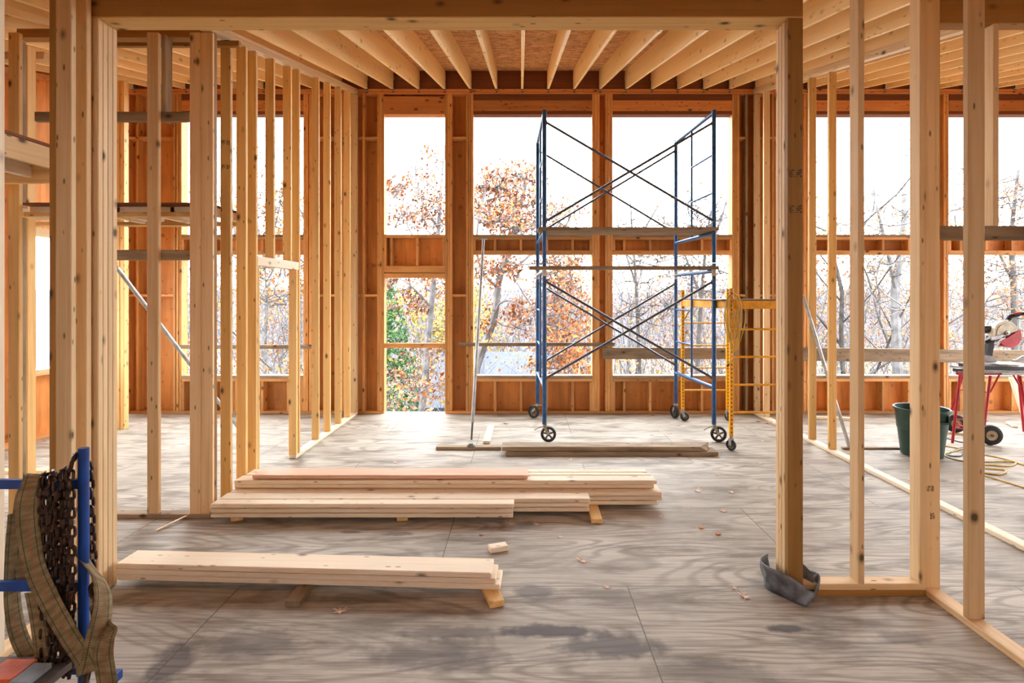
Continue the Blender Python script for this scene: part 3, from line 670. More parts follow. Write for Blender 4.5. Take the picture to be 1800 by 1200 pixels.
def caster(par, c, top, r, w, ang, spoke=True, handle=0, rimmat='rimgrey', topmat='cast'):
    """wheel centre on floor point c=(x,y); axis direction angle ang (0 = axle along Y)"""
    ax = Vector((math.sin(ang), math.cos(ang), 0)); fw = Vector((math.cos(ang), -math.sin(ang), 0)); ce = Vector((c[0], c[1], r))
    wr_ = w / 2
    tp = Vector((top[0], top[1], top[2])); fk = MB()
    for s in (-1, 1):
        o_ = ax * s * (wr_ + .008)
        fk.bar(ce + o_, Vector((tp.x, tp.y, tp.z - .03)) + o_ * .9, .035, .005, ax)
    fk.bar(Vector((tp.x, tp.y, tp.z - .03)) - ax * (wr_ + .01), Vector((tp.x, tp.y, tp.z - .03)) + ax * (wr_ + .01), .05, .012)
    fk.lathe(tp - Vector((0, 0, .03)), (0, 0, 1), [(0, .032), (.02, .032), (.021, .022), (.05, .022)], 14)
    par = fk.build('caster', topmat, par)
    ti = MB().lathe(ce, ax, [(-wr_, r * .74), (-wr_, r * .93), (-wr_ * .6, r), (wr_ * .6, r), (wr_, r * .93), (wr_, r * .74), (-wr_, r * .74)], 28, cap=False).build('wheel_tyre', 'rubber', par, True)
    h = MB()
    h.lathe(ce, ax, [(-wr_ * .5, r * .66), (-wr_ * .5, r * .75), (wr_ * .5, r * .75), (wr_ * .5, r * .66), (-wr_ * .5, r * .66)], 28, cap=False)
    h.lathe(ce, ax, [(-wr_ * 1.1, r * .2), (wr_ * 1.1, r * .2)], 12)
    for k in range(5 if spoke else 0):
        an = k * 2 * math.pi / 5 + .4; d_ = fw * math.cos(an) + Vector((0, 0, 1)) * math.sin(an)
        h.bar(ce + d_ * r * .15, ce + d_ * r * .7, wr_ * .8, r * .2, ax)
    if not spoke: h.lathe(ce, ax, [(-wr_ * .45, r * .7), (wr_ * .45, r * .7)], 24)
    h.build('wheel_rim', rimmat, par)
    if handle: MB().tube([tp + Vector((0, 0, -.03)), tp + Vector((handle * .07, -.01, -.035)), tp + Vector((handle * .14, -.02, -.07))], .006, 6).build('brake_lever', 'cast', par, True)
caster(sc, (X(964, Yf), Yf), (fl_[0] + .01, Yf, .22), .097, .05, .15, True, -1)
caster(sc, (X(1263, Yf), Yf), (fr_[0] + .005, Yf, .22), .097, .05, .2, True, -1)
caster(sc, (X(938, Yr), Yr), (rl_[0], Yr, .22), .097, .05, .7, True, 1)
caster(sc, (X(1186, Yr), Yr), (rr_[0], Yr, .22), .097, .05, 1.35, True)
GP = 'planks on the blue scaffold'
tag(box('scaffold_plank', X(946, 6.5), X(1266, 6.5), 6.53, 6.79, 2.645, 2.685, 'old'), 'front plank of the upper deck on the blue scaffold', 'plank', GP)
tag(box('scaffold_plank', X(950, 6.5), X(1262, 6.5), 6.80, 7.06, 2.645, 2.685, 'old'), 'rear plank of the upper deck on the blue scaffold', 'plank', GP)
tag(box('scaffold_plank', X(931, 6.5), X(1266, 6.5), 6.53, 6.78, 2.163, 2.201, 'old'), 'single plank of the lower deck on the blue scaffold', 'plank', GP)

# ------------------------------------------------------------------ yellow scaffold
ys_ = thing('rolling_scaffold', 'low yellow rolling scaffold with ladder ends, right of the blue one', 'scaffold', (2.8, 7.0, 0))
Yb2, Ya2 = 6.25, 7.72
A = [(X(1200, Ya2), Ya2), (X(1279, Ya2), Ya2)]; B = [(X(1285, Yb2), Yb2), (X(1285, Yb2) + .68, Yb2)]
def ybar(name, a, b_, w, h, mat='yellow'): return beam(name, a, b_, w, h, mat, ys_, up=(0, 0, 1) if abs(Vector(b_).z - Vector(a).z) < 1 else (0, 1, 0))
for e in (A, B):
    for p in e: beam('post', (*p, .16), (*p, 1.92), .042, .042, 'perf', ys_, up=(0, 1, 0))
    for z in (.448, .776, 1.107, 1.435): MB().tube([(e[0][0] + .02, e[0][1], z), (e[1][0] - .02, e[1][1], z)], .0125, 8).build('rung', 'yellow', ys_, True)
    ybar('end_rail', (e[0][0] - .0, e[0][1] - .03, 1.725), (e[1][0] + .0, e[1][1] - .03, 1.725), .012, .095)
    MB().bar((e[0][0], e[0][1] - .01, 1.45), (e[0][0] + .12, e[0][1] - .01, 1.67), .02, .02).build('corner_brace', 'yellow', ys_)
for s in (0, 1):
    ybar('side_rail', (A[s][0], Ya2 - .03, 1.725), (B[s][0], Yb2 + .03, 1.725), .03, .095)
dk = box('deck', min(A[0][0], B[0][0]) + .02, B[1][0] - .03, Yb2 + .03, Ya2 - .04, 1.775, 1.79, 'deckm', ys_)
for (p, dx, an) in ((A[0], .03, .35), (A[1], .01, 1.3), (B[0], -.0, .9), (B[1], .02, .8)):
    caster(ys_, (p[0] + dx, p[1]), (p[0], p[1], .16), .062, .036, an, False, 0, 'rimgrey', 'alu')

# coiled yellow cord hanging on the front post
rc = random.Random(5); pts = []
cx, cy_, cz = X(1287, Yb2), Yb2 - .045, Z(570, Yb2)
for k in range(8):
    w_ = rc.uniform(.04, .15); h_ = rc.uniform(.26, .345); ox = rc.uniform(-.05, .02)
    for q in range(12):
        an = 2 * math.pi * q / 12 + math.pi / 2
        zz = cz + .02 + math.sin(an) * h_ + (.345 - h_); taper = .55 + .45 * (math.sin(an) * .5 + .5)
        pts.append((cx + ox * (1 - abs(math.sin(an))) + math.cos(an) * w_ * taper, cy_ - .012 - .05 * (k % 5) / 5 + (.03 if math.sin(an) > .8 else 0), zz))
pts += [(cx - .03, cy_ - .03, cz + .1), (cx - .05, cy_ - .03, cz - .30), (cx - .03, cy_ - .03, cz - .40), (cx - .07, cy_ - .03, cz - .46)]
co = MB().tube(catmull(pts, 3), .006, 6).build('extension_cord', 'cordy', smooth=True); tag(co, 'coiled yellow extension cord hanging on the yellow scaffold post', 'cord')
MB().tube([(cx - .07, cy_ - .03, cz - .46), (cx - .09, cy_ - .03, cz - .49)], .014, 8).build('plug', 'black', co, True)

# ------------------------------------------------------------------ green bin
bc = Vector((X(1620, 6.08), 6.08, 0)); gb = thing('trash_bin', 'round dark green plastic bin behind the near right post', 'bin', bc)
MB().lathe(bc, (0, 0, 1), [(.002, .20), (.03, .205), (.30, .235), (.305, .241), (.33, .241), (.53, .262), (.53, .255), (.33, .232), (.04, .198), (.02, .0)], 40, cap=False).build('tub', 'green', gb, True)
MB().lathe(bc, (0, 0, 1), [(.515, .262), (.515, .275), (.54, .277), (.545, .27), (.54, .255), (.525, .255)], 40, cap=False).build('rim', 'green', gb, True)
hd = MB(); hd.box(bc + Vector((-.09, -.292, .41)), bc + Vector((.09, -.245, .435)))
for s in (-1, 1): hd.box(bc + Vector((s * .085 - .01, -.292, .43)), bc + Vector((s * .085 + .01, -.235, .5)))
hd.box(bc + Vector((-.1, -.268, .435)), bc + Vector((.1, -.245, .51))); hd.build('handle', 'green', gb)

# ------------------------------------------------------------------ mitre saw on its red stand
Ys = 6.75
def q(px, py, y=Ys): return Vector((X(px, y), y, Z(py, y)))
st = thing('saw_stand', 'red folding saw stand with two wheels at the right', 'stand', (X(1735, Ys), Ys, 0))
def leg(a, b_): return MB().tube([a, b_], .0155, 10).build('leg', 'red', st, True)
zt_ = Z(652, Ys)
for (a, b_) in ((q(1688, 655, 6.55), Vector((X(1674, 6.55), 6.55, .0))), (q(1694, 655, 7.0), Vector((X(1672, 7.2), 7.2, .25))), (q(1741, 660, 6.55), Vector((X(1728, 6.5), 6.5, .12))), (q(1793, 660, 6.55), Vector((X(1812, 6.55), 6.55, 0))), (q(1790, 656, 7.0), Vector((X(1800, 7.1), 7.1, 0)))): leg(a, b_)
rl2 = MB()
for y in (6.55, 7.0): rl2.bar((X(1683, y), y, zt_), (X(1850, y), y, zt_), .03, .04)
rl2.build('top_rail', 'red', st)
MB().bar((X(1760, 6.53), 6.53, zt_ + .012), (X(1850, 6.53), 6.53, zt_ + .012), .02, .05).build('sliding_rail', 'alu', st)
for a, b_ in (((X(1683, 6.55), 6.55, zt_), (X(1686, 7.0), 7.0, zt_)), ((X(1845, 6.55), 6.55, zt_), (X(1840, 7.0), 7.0, zt_))): MB().bar(a, b_, .03, .035).build('cross_rail', 'red', st)
MB().tube([q(1740, 690, 6.55), q(1757, 658, 6.55)], .01, 8).build('strut', 'red', st, True); MB().tube([q(1796, 684, 6.55), q(1781, 658, 6.55)], .01, 8).build('strut', 'red', st, True)
for qy in (685, 736, 752): MB().tube([(X(1678 + (736 - qy) * .12, 6.6), 6.6, Z(qy, 6.6)), (X(1735, 6.6), 6.6, Z(qy + 4, 6.6))], .007, 6).build('tie_rod', 'red', st, True)
MB().box(q(1678, 651, 6.5) - Vector((0, .03, .012)), q(1690, 647, 6.5) + Vector((0, .03, .0))).build('end_cap', 'black', st)
def bigwheel(px, py, y, an):
    r = .125; c = Vector((X(px, y), y, r)); ax = Vector((math.sin(an), math.cos(an), 0))
    st_ = MB().lathe(c, ax, [(-.035, .06), (-.04, .09), (-.025, .118), (0, .125), (.025, .118), (.04, .09), (.035, .06)], 28, cap=False).build('wheel', 'rubber', st, True)
    MB().lathe(c, ax, [(-.034, .03), (-.02, .045), (-.034, .068), (.034, .068), (.02, .045), (.034, .03)], 24).build('wheel_rim', 'rimcream', st_, True)
    MB().lathe(c, ax, [(-.05, .018), (.05, .018)], 12).build('hub', 'rimgrey', st_, True)
bigwheel(1741, 765, 6.46, .25); bigwheel(1679, 744, 7.05, .3)
MB().tube([(X(1741, 6.5), 6.5, .125), (X(1679, 7.0), 7.0, .125)], .012, 8).build('axle', 'red', st, True)

sw = thing('mitre_saw', 'cream and red mitre saw standing on the red stand', 'saw', (X(1770, 6.6), 6.7, zt_ + .04))
zb = zt_ + .022
MB().box((X(1722, 6.5), 6.42, zb), (X(1815, 6.5), 6.95, zb + .03)).build('bench_board', 'sawtable', sw)
MB().box((X(1726, 6.5), 6.5, zb + .03), (X(1812, 6.5), 6.85, zb + .075)).build('base', 'black', sw)
tl = MB(); tl.lathe((X(1768, 6.6), 6.6, zb + .075), (0, 0, 1), [(0, .17), (.022, .17), (.026, .165)], 32); tl.box((X(1728, 6.5), 6.56, zb + .076), (X(1812, 6.5), 6.74, zb + .098)); tl.build('table', 'alu', sw, True)
fz = zb + .1
for (pa, pb, pc_) in ((1726, 1752, 1740), (1782, 1812, 1798)):
    y = 6.72; vs = []
    prof = [(pa, fz), (pb, fz), (pb, fz + .03), ((pc_ + pb) / 2 if pa < 1760 else pc_ - 4, fz + .07), (pa if pa < 1760 else pb, fz + .095), (pa, fz + .02)]
    if pa > 1760: prof = [(pa, fz), (pb, fz), (pb, fz + .09), (pc_, fz + .075), (pa + 6, fz + .03), (pa, fz + .022)]
    n_ = len(prof)
    for dy in (0, .025): vs += [(X(p, y), y + dy, z) for p, z in prof]
    link('fence', vs, [list(range(n_)), list(range(n_, 2 * n_))[::-1]] + [[i, i + n_, (i + 1) % n_ + n_, (i + 1) % n_] for i in range(n_)], 'sawtable', sw)
yb = 6.58; gc_ = Vector((X(1764.5, yb), yb, Z(585, yb)))
def disc_sector(c, r, a0, a1, y0, y1, n=28):
    vs = []; 
    for y in (y0, y1):
        vs.append((c.x, y, c.z))
        for i in range(n + 1):
            an = math.radians(a0 + (a1 - a0) * i / n); vs.append((c.x + r * math.cos(an), y, c.z + r * math.sin(an)))
    m_ = n + 2; fs = []
    for i in range(1, n + 1): fs += [[0, i, i + 1], [m_, m_ + i + 1, m_ + i], [i, m_ + i, m_ + i + 1, i + 1]]
    fs += [[0, m_, m_ + 1, 1], [0, n + 1, m_ + n + 1, m_]]
    return vs, fs
vs, fs = disc_sector(gc_, .155, 8, 200, yb - .03, yb + .05); ug = link('upper_guard', vs, fs, 'cream', sw)
vs, fs = disc_sector(gc_ , .118, 10, 190, yb - .04, yb - .03); link('guard_face', vs, fs, 'cream', ug)
c2 = Vector((X(1770, yb), yb, Z(590, yb))); vs, fs = disc_sector(c2, .142, -150, 32, yb - .045, yb + .03); link('lower_guard', vs, fs, 'redguard', sw)
MB().lathe(Vector((gc_.x, yb - .015, gc_.z)), (0, -1, 0), [(0, .004), (0, .15), (.002, .15), (.003, .004)], 40).build('blade', 'alu', sw)
MB().lathe(Vector((gc_.x, yb - .035, gc_.z - .0)), (0, -1, 0), [(0, .03), (.02, .028), (.022, .012), (.035, .012)], 14).build('arbor_bolt', 'alu', sw)
ar = MB(); ar.bar(q(1742, 595, yb - .03), q(1765, 590, yb - .03), .02, .045); ar.bar(q(1750, 606, yb - .03), q(1765, 592, yb - .03), .02, .04); ar.build('link_arm', 'alu', sw)
MB().lathe(Vector((X(1727, 6.62), 6.64, Z(579, 6.62))), (1, 0, 0), [(0, .03), (.01, .05), (.12, .052), (.13, .045)], 18).build('motor', 'black', sw, True)
cm = MB(); cm.bar(q(1735, 632, 6.78), q(1742, 590, 6.74), .07, .06, (0, 1, 0)); cm.bar(q(1732, 600, 6.7), q(1750, 592, 6.62), .05, .05, (0, 1, 0)); cm.build('tilt_arm', 'black', sw)
MB().tube([q(1752, 604, 6.55), q(1757, 609, 6.55), q(1761, 604, 6.55)], .004, 6).build('hose', 'black', sw, True)
hdl = MB().tube(catmull([q(1772, 562, yb), q(1776, 556, yb - .01), q(1783, 554, yb - .03), q(1800, 551, yb - .06), q(1815, 553, yb - .1)], 5), [.03] * 5 + [.028] * 8 + [.022] * 8, 10).build('handle', 'black', sw, True)
MB().tube([q(1771, 571, yb), q(1777, 557, yb)], .018, 8).build('handle_bracket', 'alu', sw, True)
MB().tube([q(1783, 551, yb - .052), q(1794, 549.5, yb - .062)], .013, 8).build('trigger', 'redguard', hdl, True)
MB().tube([q(1786, 580, yb), q(1791, 580, yb)], .012, 8).build('guard_bolt', 'black', sw, True)
wd = beam('leaning_board', q(1780, 662, 7.5), (X(1806, 7.35), 7.35, .08), .1, T, 'plank', up=(0, 1, 0)); tag(wd, 'pale board leaning behind the saw stand at right edge', 'board')

# cords on the floor by the saw
def cord(pp, r, mat, label, z=.007):
    P_ = [at(x, y) + Vector((0, 0, z)) for x, y in pp]
    return tag(MB().tube(catmull(P_, 8), r, 6).build('extension_cord', mat, smooth=True), label, 'cord')
cord([(1650, 762), (1700, 765), (1740, 772), (1690, 790), (1660, 800), (1700, 812), (1780, 812), (1774, 820), (1730, 818), (1700, 822), (1765, 827), (1755, 835), (1715, 830), (1720, 833), (1800, 858), (1860, 878)], .008, 'cordy', 'yellow cord snaking over the floor below the saw stand')
cord([(1640, 780), (1690, 790), (1720, 798), (1760, 806), (1800, 818), (1850, 835)], .0075, 'cordy', 'straight yellow cord running to the right edge below the saw')
cord([(1655, 768), (1690, 778), (1730, 782), (1690, 788), (1665, 800), (1690, 802), (1689, 790)], .007, 'cordk', 'thin black cord looped on the floor near the saw stand wheel')

# ------------------------------------------------------------------ grey membrane round the post foot
Bm = [(1.80, 3.31), (1.79, 3.22), (1.72, 3.14), (1.665, 3.10), (1.60, 3.185), (1.543, 3.274), (1.555, 3.36), (1.60, 3.41)]
Tm = [(1.77, 3.33, .10), (1.815, 3.215, .135), (1.765, 3.135, .085), (1.715, 3.125, .082), (1.622, 3.165, .14), (1.515, 3.26, .165), (1.535, 3.37, .15), (1.60, 3.40, .17)]
bb = catmull([(*p, .002) for p in Bm], 5); tt = catmull(Tm, 5); nr = 6; vs = []; rm = random.Random(5)
for i in range(len(bb)):
    for j in range(nr + 1):
        t = j / nr; p = bb[i].lerp(tt[i], t); k_ = .008 * math.sin(i * .9 + j * .7) * math.sin(math.pi * t); vs.append(p + Vector((k_, -k_, 0)))
fs = [[i * (nr + 1) + j, (i + 1) * (nr + 1) + j, (i + 1) * (nr + 1) + j + 1, i * (nr + 1) + j + 1] for i in range(len(bb) - 1) for j in range(nr)]
me = link('membrane_wrap', vs, fs, 'membrane', smooth=True); tag(me, 'crumpled grey membrane wrapped round the foot of the right post', 'sheet')
sm = me.modifiers.new('thick', 'SOLIDIFY'); sm.thickness = .004
tp = [(1.815, 3.215, .135), (1.80, 3.24, .12), (1.77, 3.30, .15), (1.74, 3.36, .16)]
vs = []; 
for p in catmull(tp, 5): vs += [p, (p.x - .05, p.y + .005, .03)]
fl2 = link('folded_flap', vs, [[2 * i, 2 * i + 1, 2 * i + 3, 2 * i + 2] for i in range(len(vs) // 2 - 1)], 'membrane', me, smooth=True); fl2.modifiers.new('thick', 'SOLIDIFY').thickness = .004

# ------------------------------------------------------------------ blue rack with chain and straps (front left)
YK = 2.30
def k(px, py, y=YK): return Vector((X(px, y), y, Z(py, y)))
rk = thing('steel_rack', 'blue steel rack at the lower left with arms', 'rack', (X(60, YK), YK, 0))
pp = k(147, 787); bz = .05
MB().lathe((pp.x, YK, bz), (0, 0, 1), [(0, .0205), (pp.z - bz - .001, .0205), (pp.z - bz, .0195)], 20).build('upright', 'bluecart', rk, True)
for py in (850, 1029): MB().bar(k(-260, py), k(147, py), .022, .04).build('arm', 'bluecart', rk)
MB().lathe((k(-260, 787).x, YK, bz), (0, 0, 1), [(0, .0205), (pp.z - bz, .0205)], 20).build('upright', 'bluecart', rk, True)
MB().box((k(-270, 0).x, YK - .33, .245), (pp.x + .0, YK - .03, .275)).build('shelf', 'deckm', rk)
MB().bar((k(-270, 0).x, YK, .2), (pp.x, YK, .2), .03, .03).build('base_rail', 'bluecart', rk)
for x in (k(-260, 0).x, pp.x): MB().bar((x, YK - .35, .04), (x, YK + .2, .04), .04, .04).build('foot', 'bluecart', rk)
for x in (k(-200, 0).x, pp.x - .02): MB().bar((x, YK - .2, .05), (x, YK - .2, .245), .03, .03).build('shelf_support', 'bluecart', rk)
tag(MB().box((k(-30, 0, 2.12).x, 2.10, .276), (k(27, 0, 2.12).x, 2.22, .30)).build('plastic_case', 'orange'), 'orange item on the rack shelf in the lower left corner', 'case')
tag(MB().box((k(28, 0, 2.12).x, 2.09, .276), (k(60, 0, 2.12).x, 2.2, .298)).build('card_box', 'greyblue'), 'grey blue box on the rack shelf beside the orange item', 'box')

def chainmesh(paths, pitch=.040, ln=.058, wd=.038, r=.0066):
    mb = MB()
    for path in paths:
        P_ = catmull(path, 12); acc = [0]
        for i in range(1, len(P_)): acc.append(acc[-1] + (P_[i] - P_[i - 1]).length)
        n = int(acc[-1] / pitch); 
        for i in range(n):
            s = (i + .5) * pitch; j = next(jj for jj in range(1, len(acc)) if acc[jj] >= s); t = (s - acc[j - 1]) / (acc[j] - acc[j - 1] + 1e-9)
            c = P_[j - 1].lerp(P_[j], t); tg = (P_[j] - P_[j - 1]).normalized()
            ref = Vector((0, 1, 0)) if abs(tg.y) < .9 else Vector((1, 0, 0)); u = tg.cross(ref).normalized(); w = tg.cross(u)
            a_ = (.35 if i % 2 else 1.92) + R.uniform(-.25, .25); s1_ = u * math.cos(a_) + w * math.sin(a_)
            hl = (ln - wd) / 2; rr = wd / 2 - r; ring = []
            for q_ in range(14):
                an = 2 * math.pi * q_ / 14; ring.append(c + tg * (math.cos(an) * rr + (hl if math.cos(an) > 0 else -hl)) + s1_ * math.sin(an) * rr)
            mb.tube(ring, r, 6, closed=True)
    return mb
def hang(pxs, top, bot, y0, y1, sway=0):           # over the upper arm: down one side, up the other
    (xa, xb) = pxs
    return [k(xa, bot, y0), k(xa + sway, (top + bot) / 2, y0), k(xa, top + 25, y0), k((xa + xb) / 2, top, (y0 + y1) / 2), k(xb, top + 25, y1), k(xb + sway, (top + bot) / 2, y1), k(xb, bot, y1)]
ca = chainmesh([hang((74, 78), 835, 1185, YK - .05, YK + .05, 2), hang((90, 92), 832, 1150, YK - .055, YK + .045, -2), hang((101, 103), 838, 1175, YK - .06, YK + .05, 1), hang((113, 116), 826, 1188, YK - .045, YK + .05, 3),
                 [k(122, 1190, YK - .055), k(126, 1050, YK - .06), k(125, 900, YK - .055), k(123, 835, YK - .05), k(130, 806, YK - .03), k(142, 800, YK + .03), k(156, 825, YK + .045), k(160, 900, YK + .05), k(162, 960, YK + .05), k(165, 1010, YK + .05)],
                 [k(74, 1190, YK - .06), k(84, 1160, YK - .07), k(98, 1185, YK - .06), k(112, 1150, YK - .07), k(124, 1190, YK - .05)]]).build('steel_chain', 'chain', smooth=True)
tag(ca, 'heavy rusty chain hung in strands over the blue rack', 'chain')
cb = chainmesh([[k(150, 1200, YK - .07), k(160, 1150, YK - .06), k(170, 1110, YK - .05), k(172, 1070, YK - .03), k(168, 1040, YK - .02), k(163, 1015, YK)]], .05, .075, .05, .0105).build('steel_chain', 'chain', smooth=True)
tag(cb, 'thicker dark chain links below right of the blue upright', 'chain')
def ribbon(name, ctr, wdir, w, parent=None, n=8):
    P_ = catmull(ctr, n); Wd = catmull(wdir, n); vs = []; gcs = []; s = 0
    for i in range(len(P_)):
        if i: s += (P_[i] - P_[i - 1]).length
        d_ = Wd[i].normalized() * w / 2
        for t in (-1, -.5, 0, .5, 1): vs.append(P_[i] + d_ * t); gcs.append((s, t, 0))
    fs = [[i * 5 + j, i * 5 + j + 1, (i + 1) * 5 + j + 1, (i + 1) * 5 + j] for i in range(len(P_) - 1) for j in range(4)]
    o = link(name, vs, fs, 'web', parent, gc=gcs, smooth=True); o.modifiers.new('thick', 'SOLIDIFY').thickness = .0035
    return o
V = Vector
o = ribbon('webbing_strap', [k(62, 1000, 2.34), k(60, 900, 2.35), k(62, 842, 2.34), k(62, 834, 2.30), k(58, 845, 2.25), k(48, 900, 2.23), k(60, 990, 2.22), k(85, 1050, 2.21), k(118, 1110, 2.2), k(150, 1160, 2.2), k(158, 1180, 2.2), k(172, 1120, 2.22), k(182, 1060, 2.26), k(176, 1020, 2.28), k(150, 985, 2.3), k(135, 960, 2.32)],
           [V((1, 0, 0)), V((1, 0, 0)), V((1, -.05, 0)), V((1, -.1, 0)), V((1, .1, .1)), V((1, .3, .3)), V((.9, .2, .5)), V((.8, .2, .7)), V((.8, .1, .7)), V((.9, .1, .5)), V((.9, .5, .1)), V((.6, .6, -.3)), V((.2, .9, -.4)), V((.3, .6, -.7)), V((.7, .3, -.7)), V((.7, .3, -.7))], .085)
tag(o, 'wide tan webbing strap draped over the rack arm in front of the chain', 'strap')
o = ribbon('webbing_strap', [k(30, 900, 2.34), k(22, 980, 2.36), k(22, 1060, 2.36), k(34, 1120, 2.34), k(60, 1165, 2.3), k(80, 1185, 2.27), k(74, 1140, 2.24), k(66, 1080, 2.24), k(58, 1040, 2.26)],
           [V((.6, .8, 0)), V((.3, 1, 0)), V((.4, 1, .1)), V((.5, .8, .2)), V((.5, .8, .4)), V((.8, .5, .2)), V((.9, .3, -.1)), V((.9, .3, 0)), V((.9, .3, 0))], .06)
tag(o, 'grey tan strap loop hanging at the left of the chain', 'strap')
o = ribbon('webbing_strap', [k(172, 1055, 2.3), k(182, 1102, 2.26), k(192, 1112, 2.2), k(186, 1125, 2.18), k(182, 1150, 2.17), k(186, 1180, 2.17), k(190, 1215, 2.18), k(186, 1260, 2.18)],
           [V((.7, .3, .6)), V((.7, .2, .7)), V((.8, .1, .5)), V((1, 0, .1)), V((1, .2, 0)), V((1, .2, 0)), V((1, .2, 0)), V((1, .2, 0))], .075)
tag(o, 'striped strap end hanging at the right of the blue upright', 'strap')
o = ribbon('webbing_strap', [k(38, 1040, 2.37), k(36, 960, 2.38), k(42, 880, 2.36), k(52, 846, 2.33)], [V((.9, .4, 0)), V((.9, .4, 0)), V((.9, .3, 0)), V((1, 0, 0))], .07)
tag(o, 'olive strap strand hanging behind the wide tan one', 'strap')

# ------------------------------------------------------------------ leaves and chips on the floor
def leafmesh(s, r, lobes=7):
    pts = []; n = lobes * 2 + 1
    for i in range(n):
        t = i / (n - 1); an = math.radians(-160 + 320 * t); rad = s * (1 if i % 2 else .42) * (1 - .25 * abs(t - .5)) * r.uniform(.8, 1.15)
        pts.append((math.cos(an) * rad * 1.25, math.sin(an) * rad * .8))
    return pts
lv = [(598, 1074, 15, 1), (497, 0, 0, 0), (1024, 986, 12, 0), (1310, 1049, 15, 1), (1291, 1034, 8, 0), (1067, 1032, 9, 0), (942, 921, 8, 0), (985, 943, 7, 0), (897, 920, 12, 0), (1227, 863, 10, 0), (1271, 898, 8, 0), (1285, 865, 8, 0), (1161, 907, 6, 0),
      (1003, 808, 10, 0), (1262, 803, 7, 0), (890, 745, 6, 1), (902, 755, 6, 0), (1161, 757, 4, 0), (1176, 762, 5, 0), (1147, 765, 4, 0), (1333, 741, 6, 1), (1350, 745, 6, 1), (1340, 775, 5, 0), (1336, 815, 5, 0), (846, 941, 5, 1), (695, 813, 6, 0), (792, 807, 5, 0), (1210, 893, 5, 0), (1260, 835, 5, 0), (1148, 730, 5, 1), (1352, 765, 4, 0), (700, 815, 4, 0)]
rl = random.Random(11)
places = {598: 'below the near stack', 1024: 'right of the loose block', 1310: 'largest pale one left of the membrane', 897: 'by the front of the large pile'}
for (px, py, s, red) in lv:
    if not s: continue
    p = at(px, py); sz = s * p.y / F * 1.0; pts = leafmesh(sz, rl); an = rl.uniform(0, 6.28); ca_, sa_ = math.cos(an), math.sin(an); curl = rl.uniform(.12, .3)
    vs = [(p.x, p.y, .004)] + [(p.x + x * ca_ - y * sa_, p.y + (x * sa_ + y * ca_), .003 + curl * (x * x + y * y) / sz * .9 * rl.uniform(.3, 1)) for x, y in pts]
    o = link('dead_leaf', vs, [[0, i, i + 1] for i in range(1, len(pts))] + [[0, len(pts), 1]], 'redleaf' if red and s < 10 else 'dryleaf')
    o.modifiers.new('thick', 'SOLIDIFY').thickness = .0012
    lab = ('dry oak leaf ' + places[px]) if px in places else 'dry leaf on the plywood floor, %s' % ('between the stacks and the scaffold' if py < 830 else 'on the open floor in front')
    tag(o, lab, 'leaf', 'dry leaves by the scaffold' if py < 830 and px not in places else ('dry leaves on the open floor' if px not in places else None))
for px, py in ((1233, 929), (1263, 940)):
    p = at(px, py); tag(beam('wood_chip', (p.x - .018, p.y, .006), (p.x + .018, p.y + .006, .006), .016, .011, 'chipm'), 'small orange chip on the floor, %s one' % ('left' if px < 1250 else 'right'), 'chip')
p, q_ = at(275, 933), at(335, 909); tag(beam('wood_splinter', (p.x, p.y, .006), (q_.x, q_.y, .03), .02, .006, 'plank'), 'long pale splinter on the floor at the foot of the cross wall', 'splinter')

# ------------------------------------------------------------------ outside
gx = []
def gz(x, y): return -3.6 - .10 * (y - 9) + .35 * math.sin(x * .3 + y * .21) - .0
nx, ny = 40, 30; vs = []; 
for j in range(ny):
    y = -30 + 10 * j if j < 4 else 8.6 + (j - 4) ** 1.7 * .9
    for i in range(nx): x = (i - nx / 2) * 6; vs.append((x, y, gz(x, max(y, 9))))
fs = [[j * nx + i, j * nx + i + 1, (j + 1) * nx + i + 1, (j + 1) * nx + i] for j in range(ny - 1) for i in range(nx - 1)]
gr = link('ground', vs, fs, 'litter', origin=(0, 0, 0), smooth=True); gr['kind'] = 'structure'
hv = []; 
for i in range(81):
    x = -500 + i * 12.5; h_ = 1.83 + 330 * ((12 + 4 * math.sin(i * .21 + 1) + 3 * math.sin(i * .53)) / F)
    for (yy, zz) in ((300, -60), (315, -10), (330, h_ * .8), (350, h_), (420, h_ * .7)): hv.append((x, yy, zz))
hl = link('hills', hv, [[i * 5 + j, (i + 1) * 5 + j, (i + 1) * 5 + j + 1, i * 5 + j + 1] for i in range(80) for j in range(4)], 'hill', origin=(0, 0, 0), smooth=True); hl['kind'] = 'structure'
# neighbour roof
sh = thing('shed', 'low building with blue grey roof beyond the middle window', 'building', (-1, 24, gz(0, 24)))
yr = 26.0; zr_ = Z(618, yr); x0, x1 = X(775, yr), X(985, yr)
MB().box((x0 + .3, 21.6, gz(0, 22) - .5), (x1 - .3, yr + 4, zr_ - 1.9)).build('walls', 'shedwall', sh)
rf = MB(); 
for (ya, za, yb_, zb_) in ((21.2, zr_ - 1.75, yr, zr_), (yr, zr_, yr + 4.8, zr_ - 1.75)):
    rf.add([(x0, ya, za), (x1, ya, za), (x1, yb_, zb_), (x0, yb_, zb_), (x0, ya, za - .15), (x1, ya, za - .15), (x1, yb_, zb_ - .15), (x0, yb_, zb_ - .15)], [[0, 1, 2, 3], [7, 6, 5, 4], [0, 4, 5, 1], [1, 5, 6, 2], [2, 6, 7, 3], [3, 7, 4, 0]])
rf.build('roof', 'shed', sh)

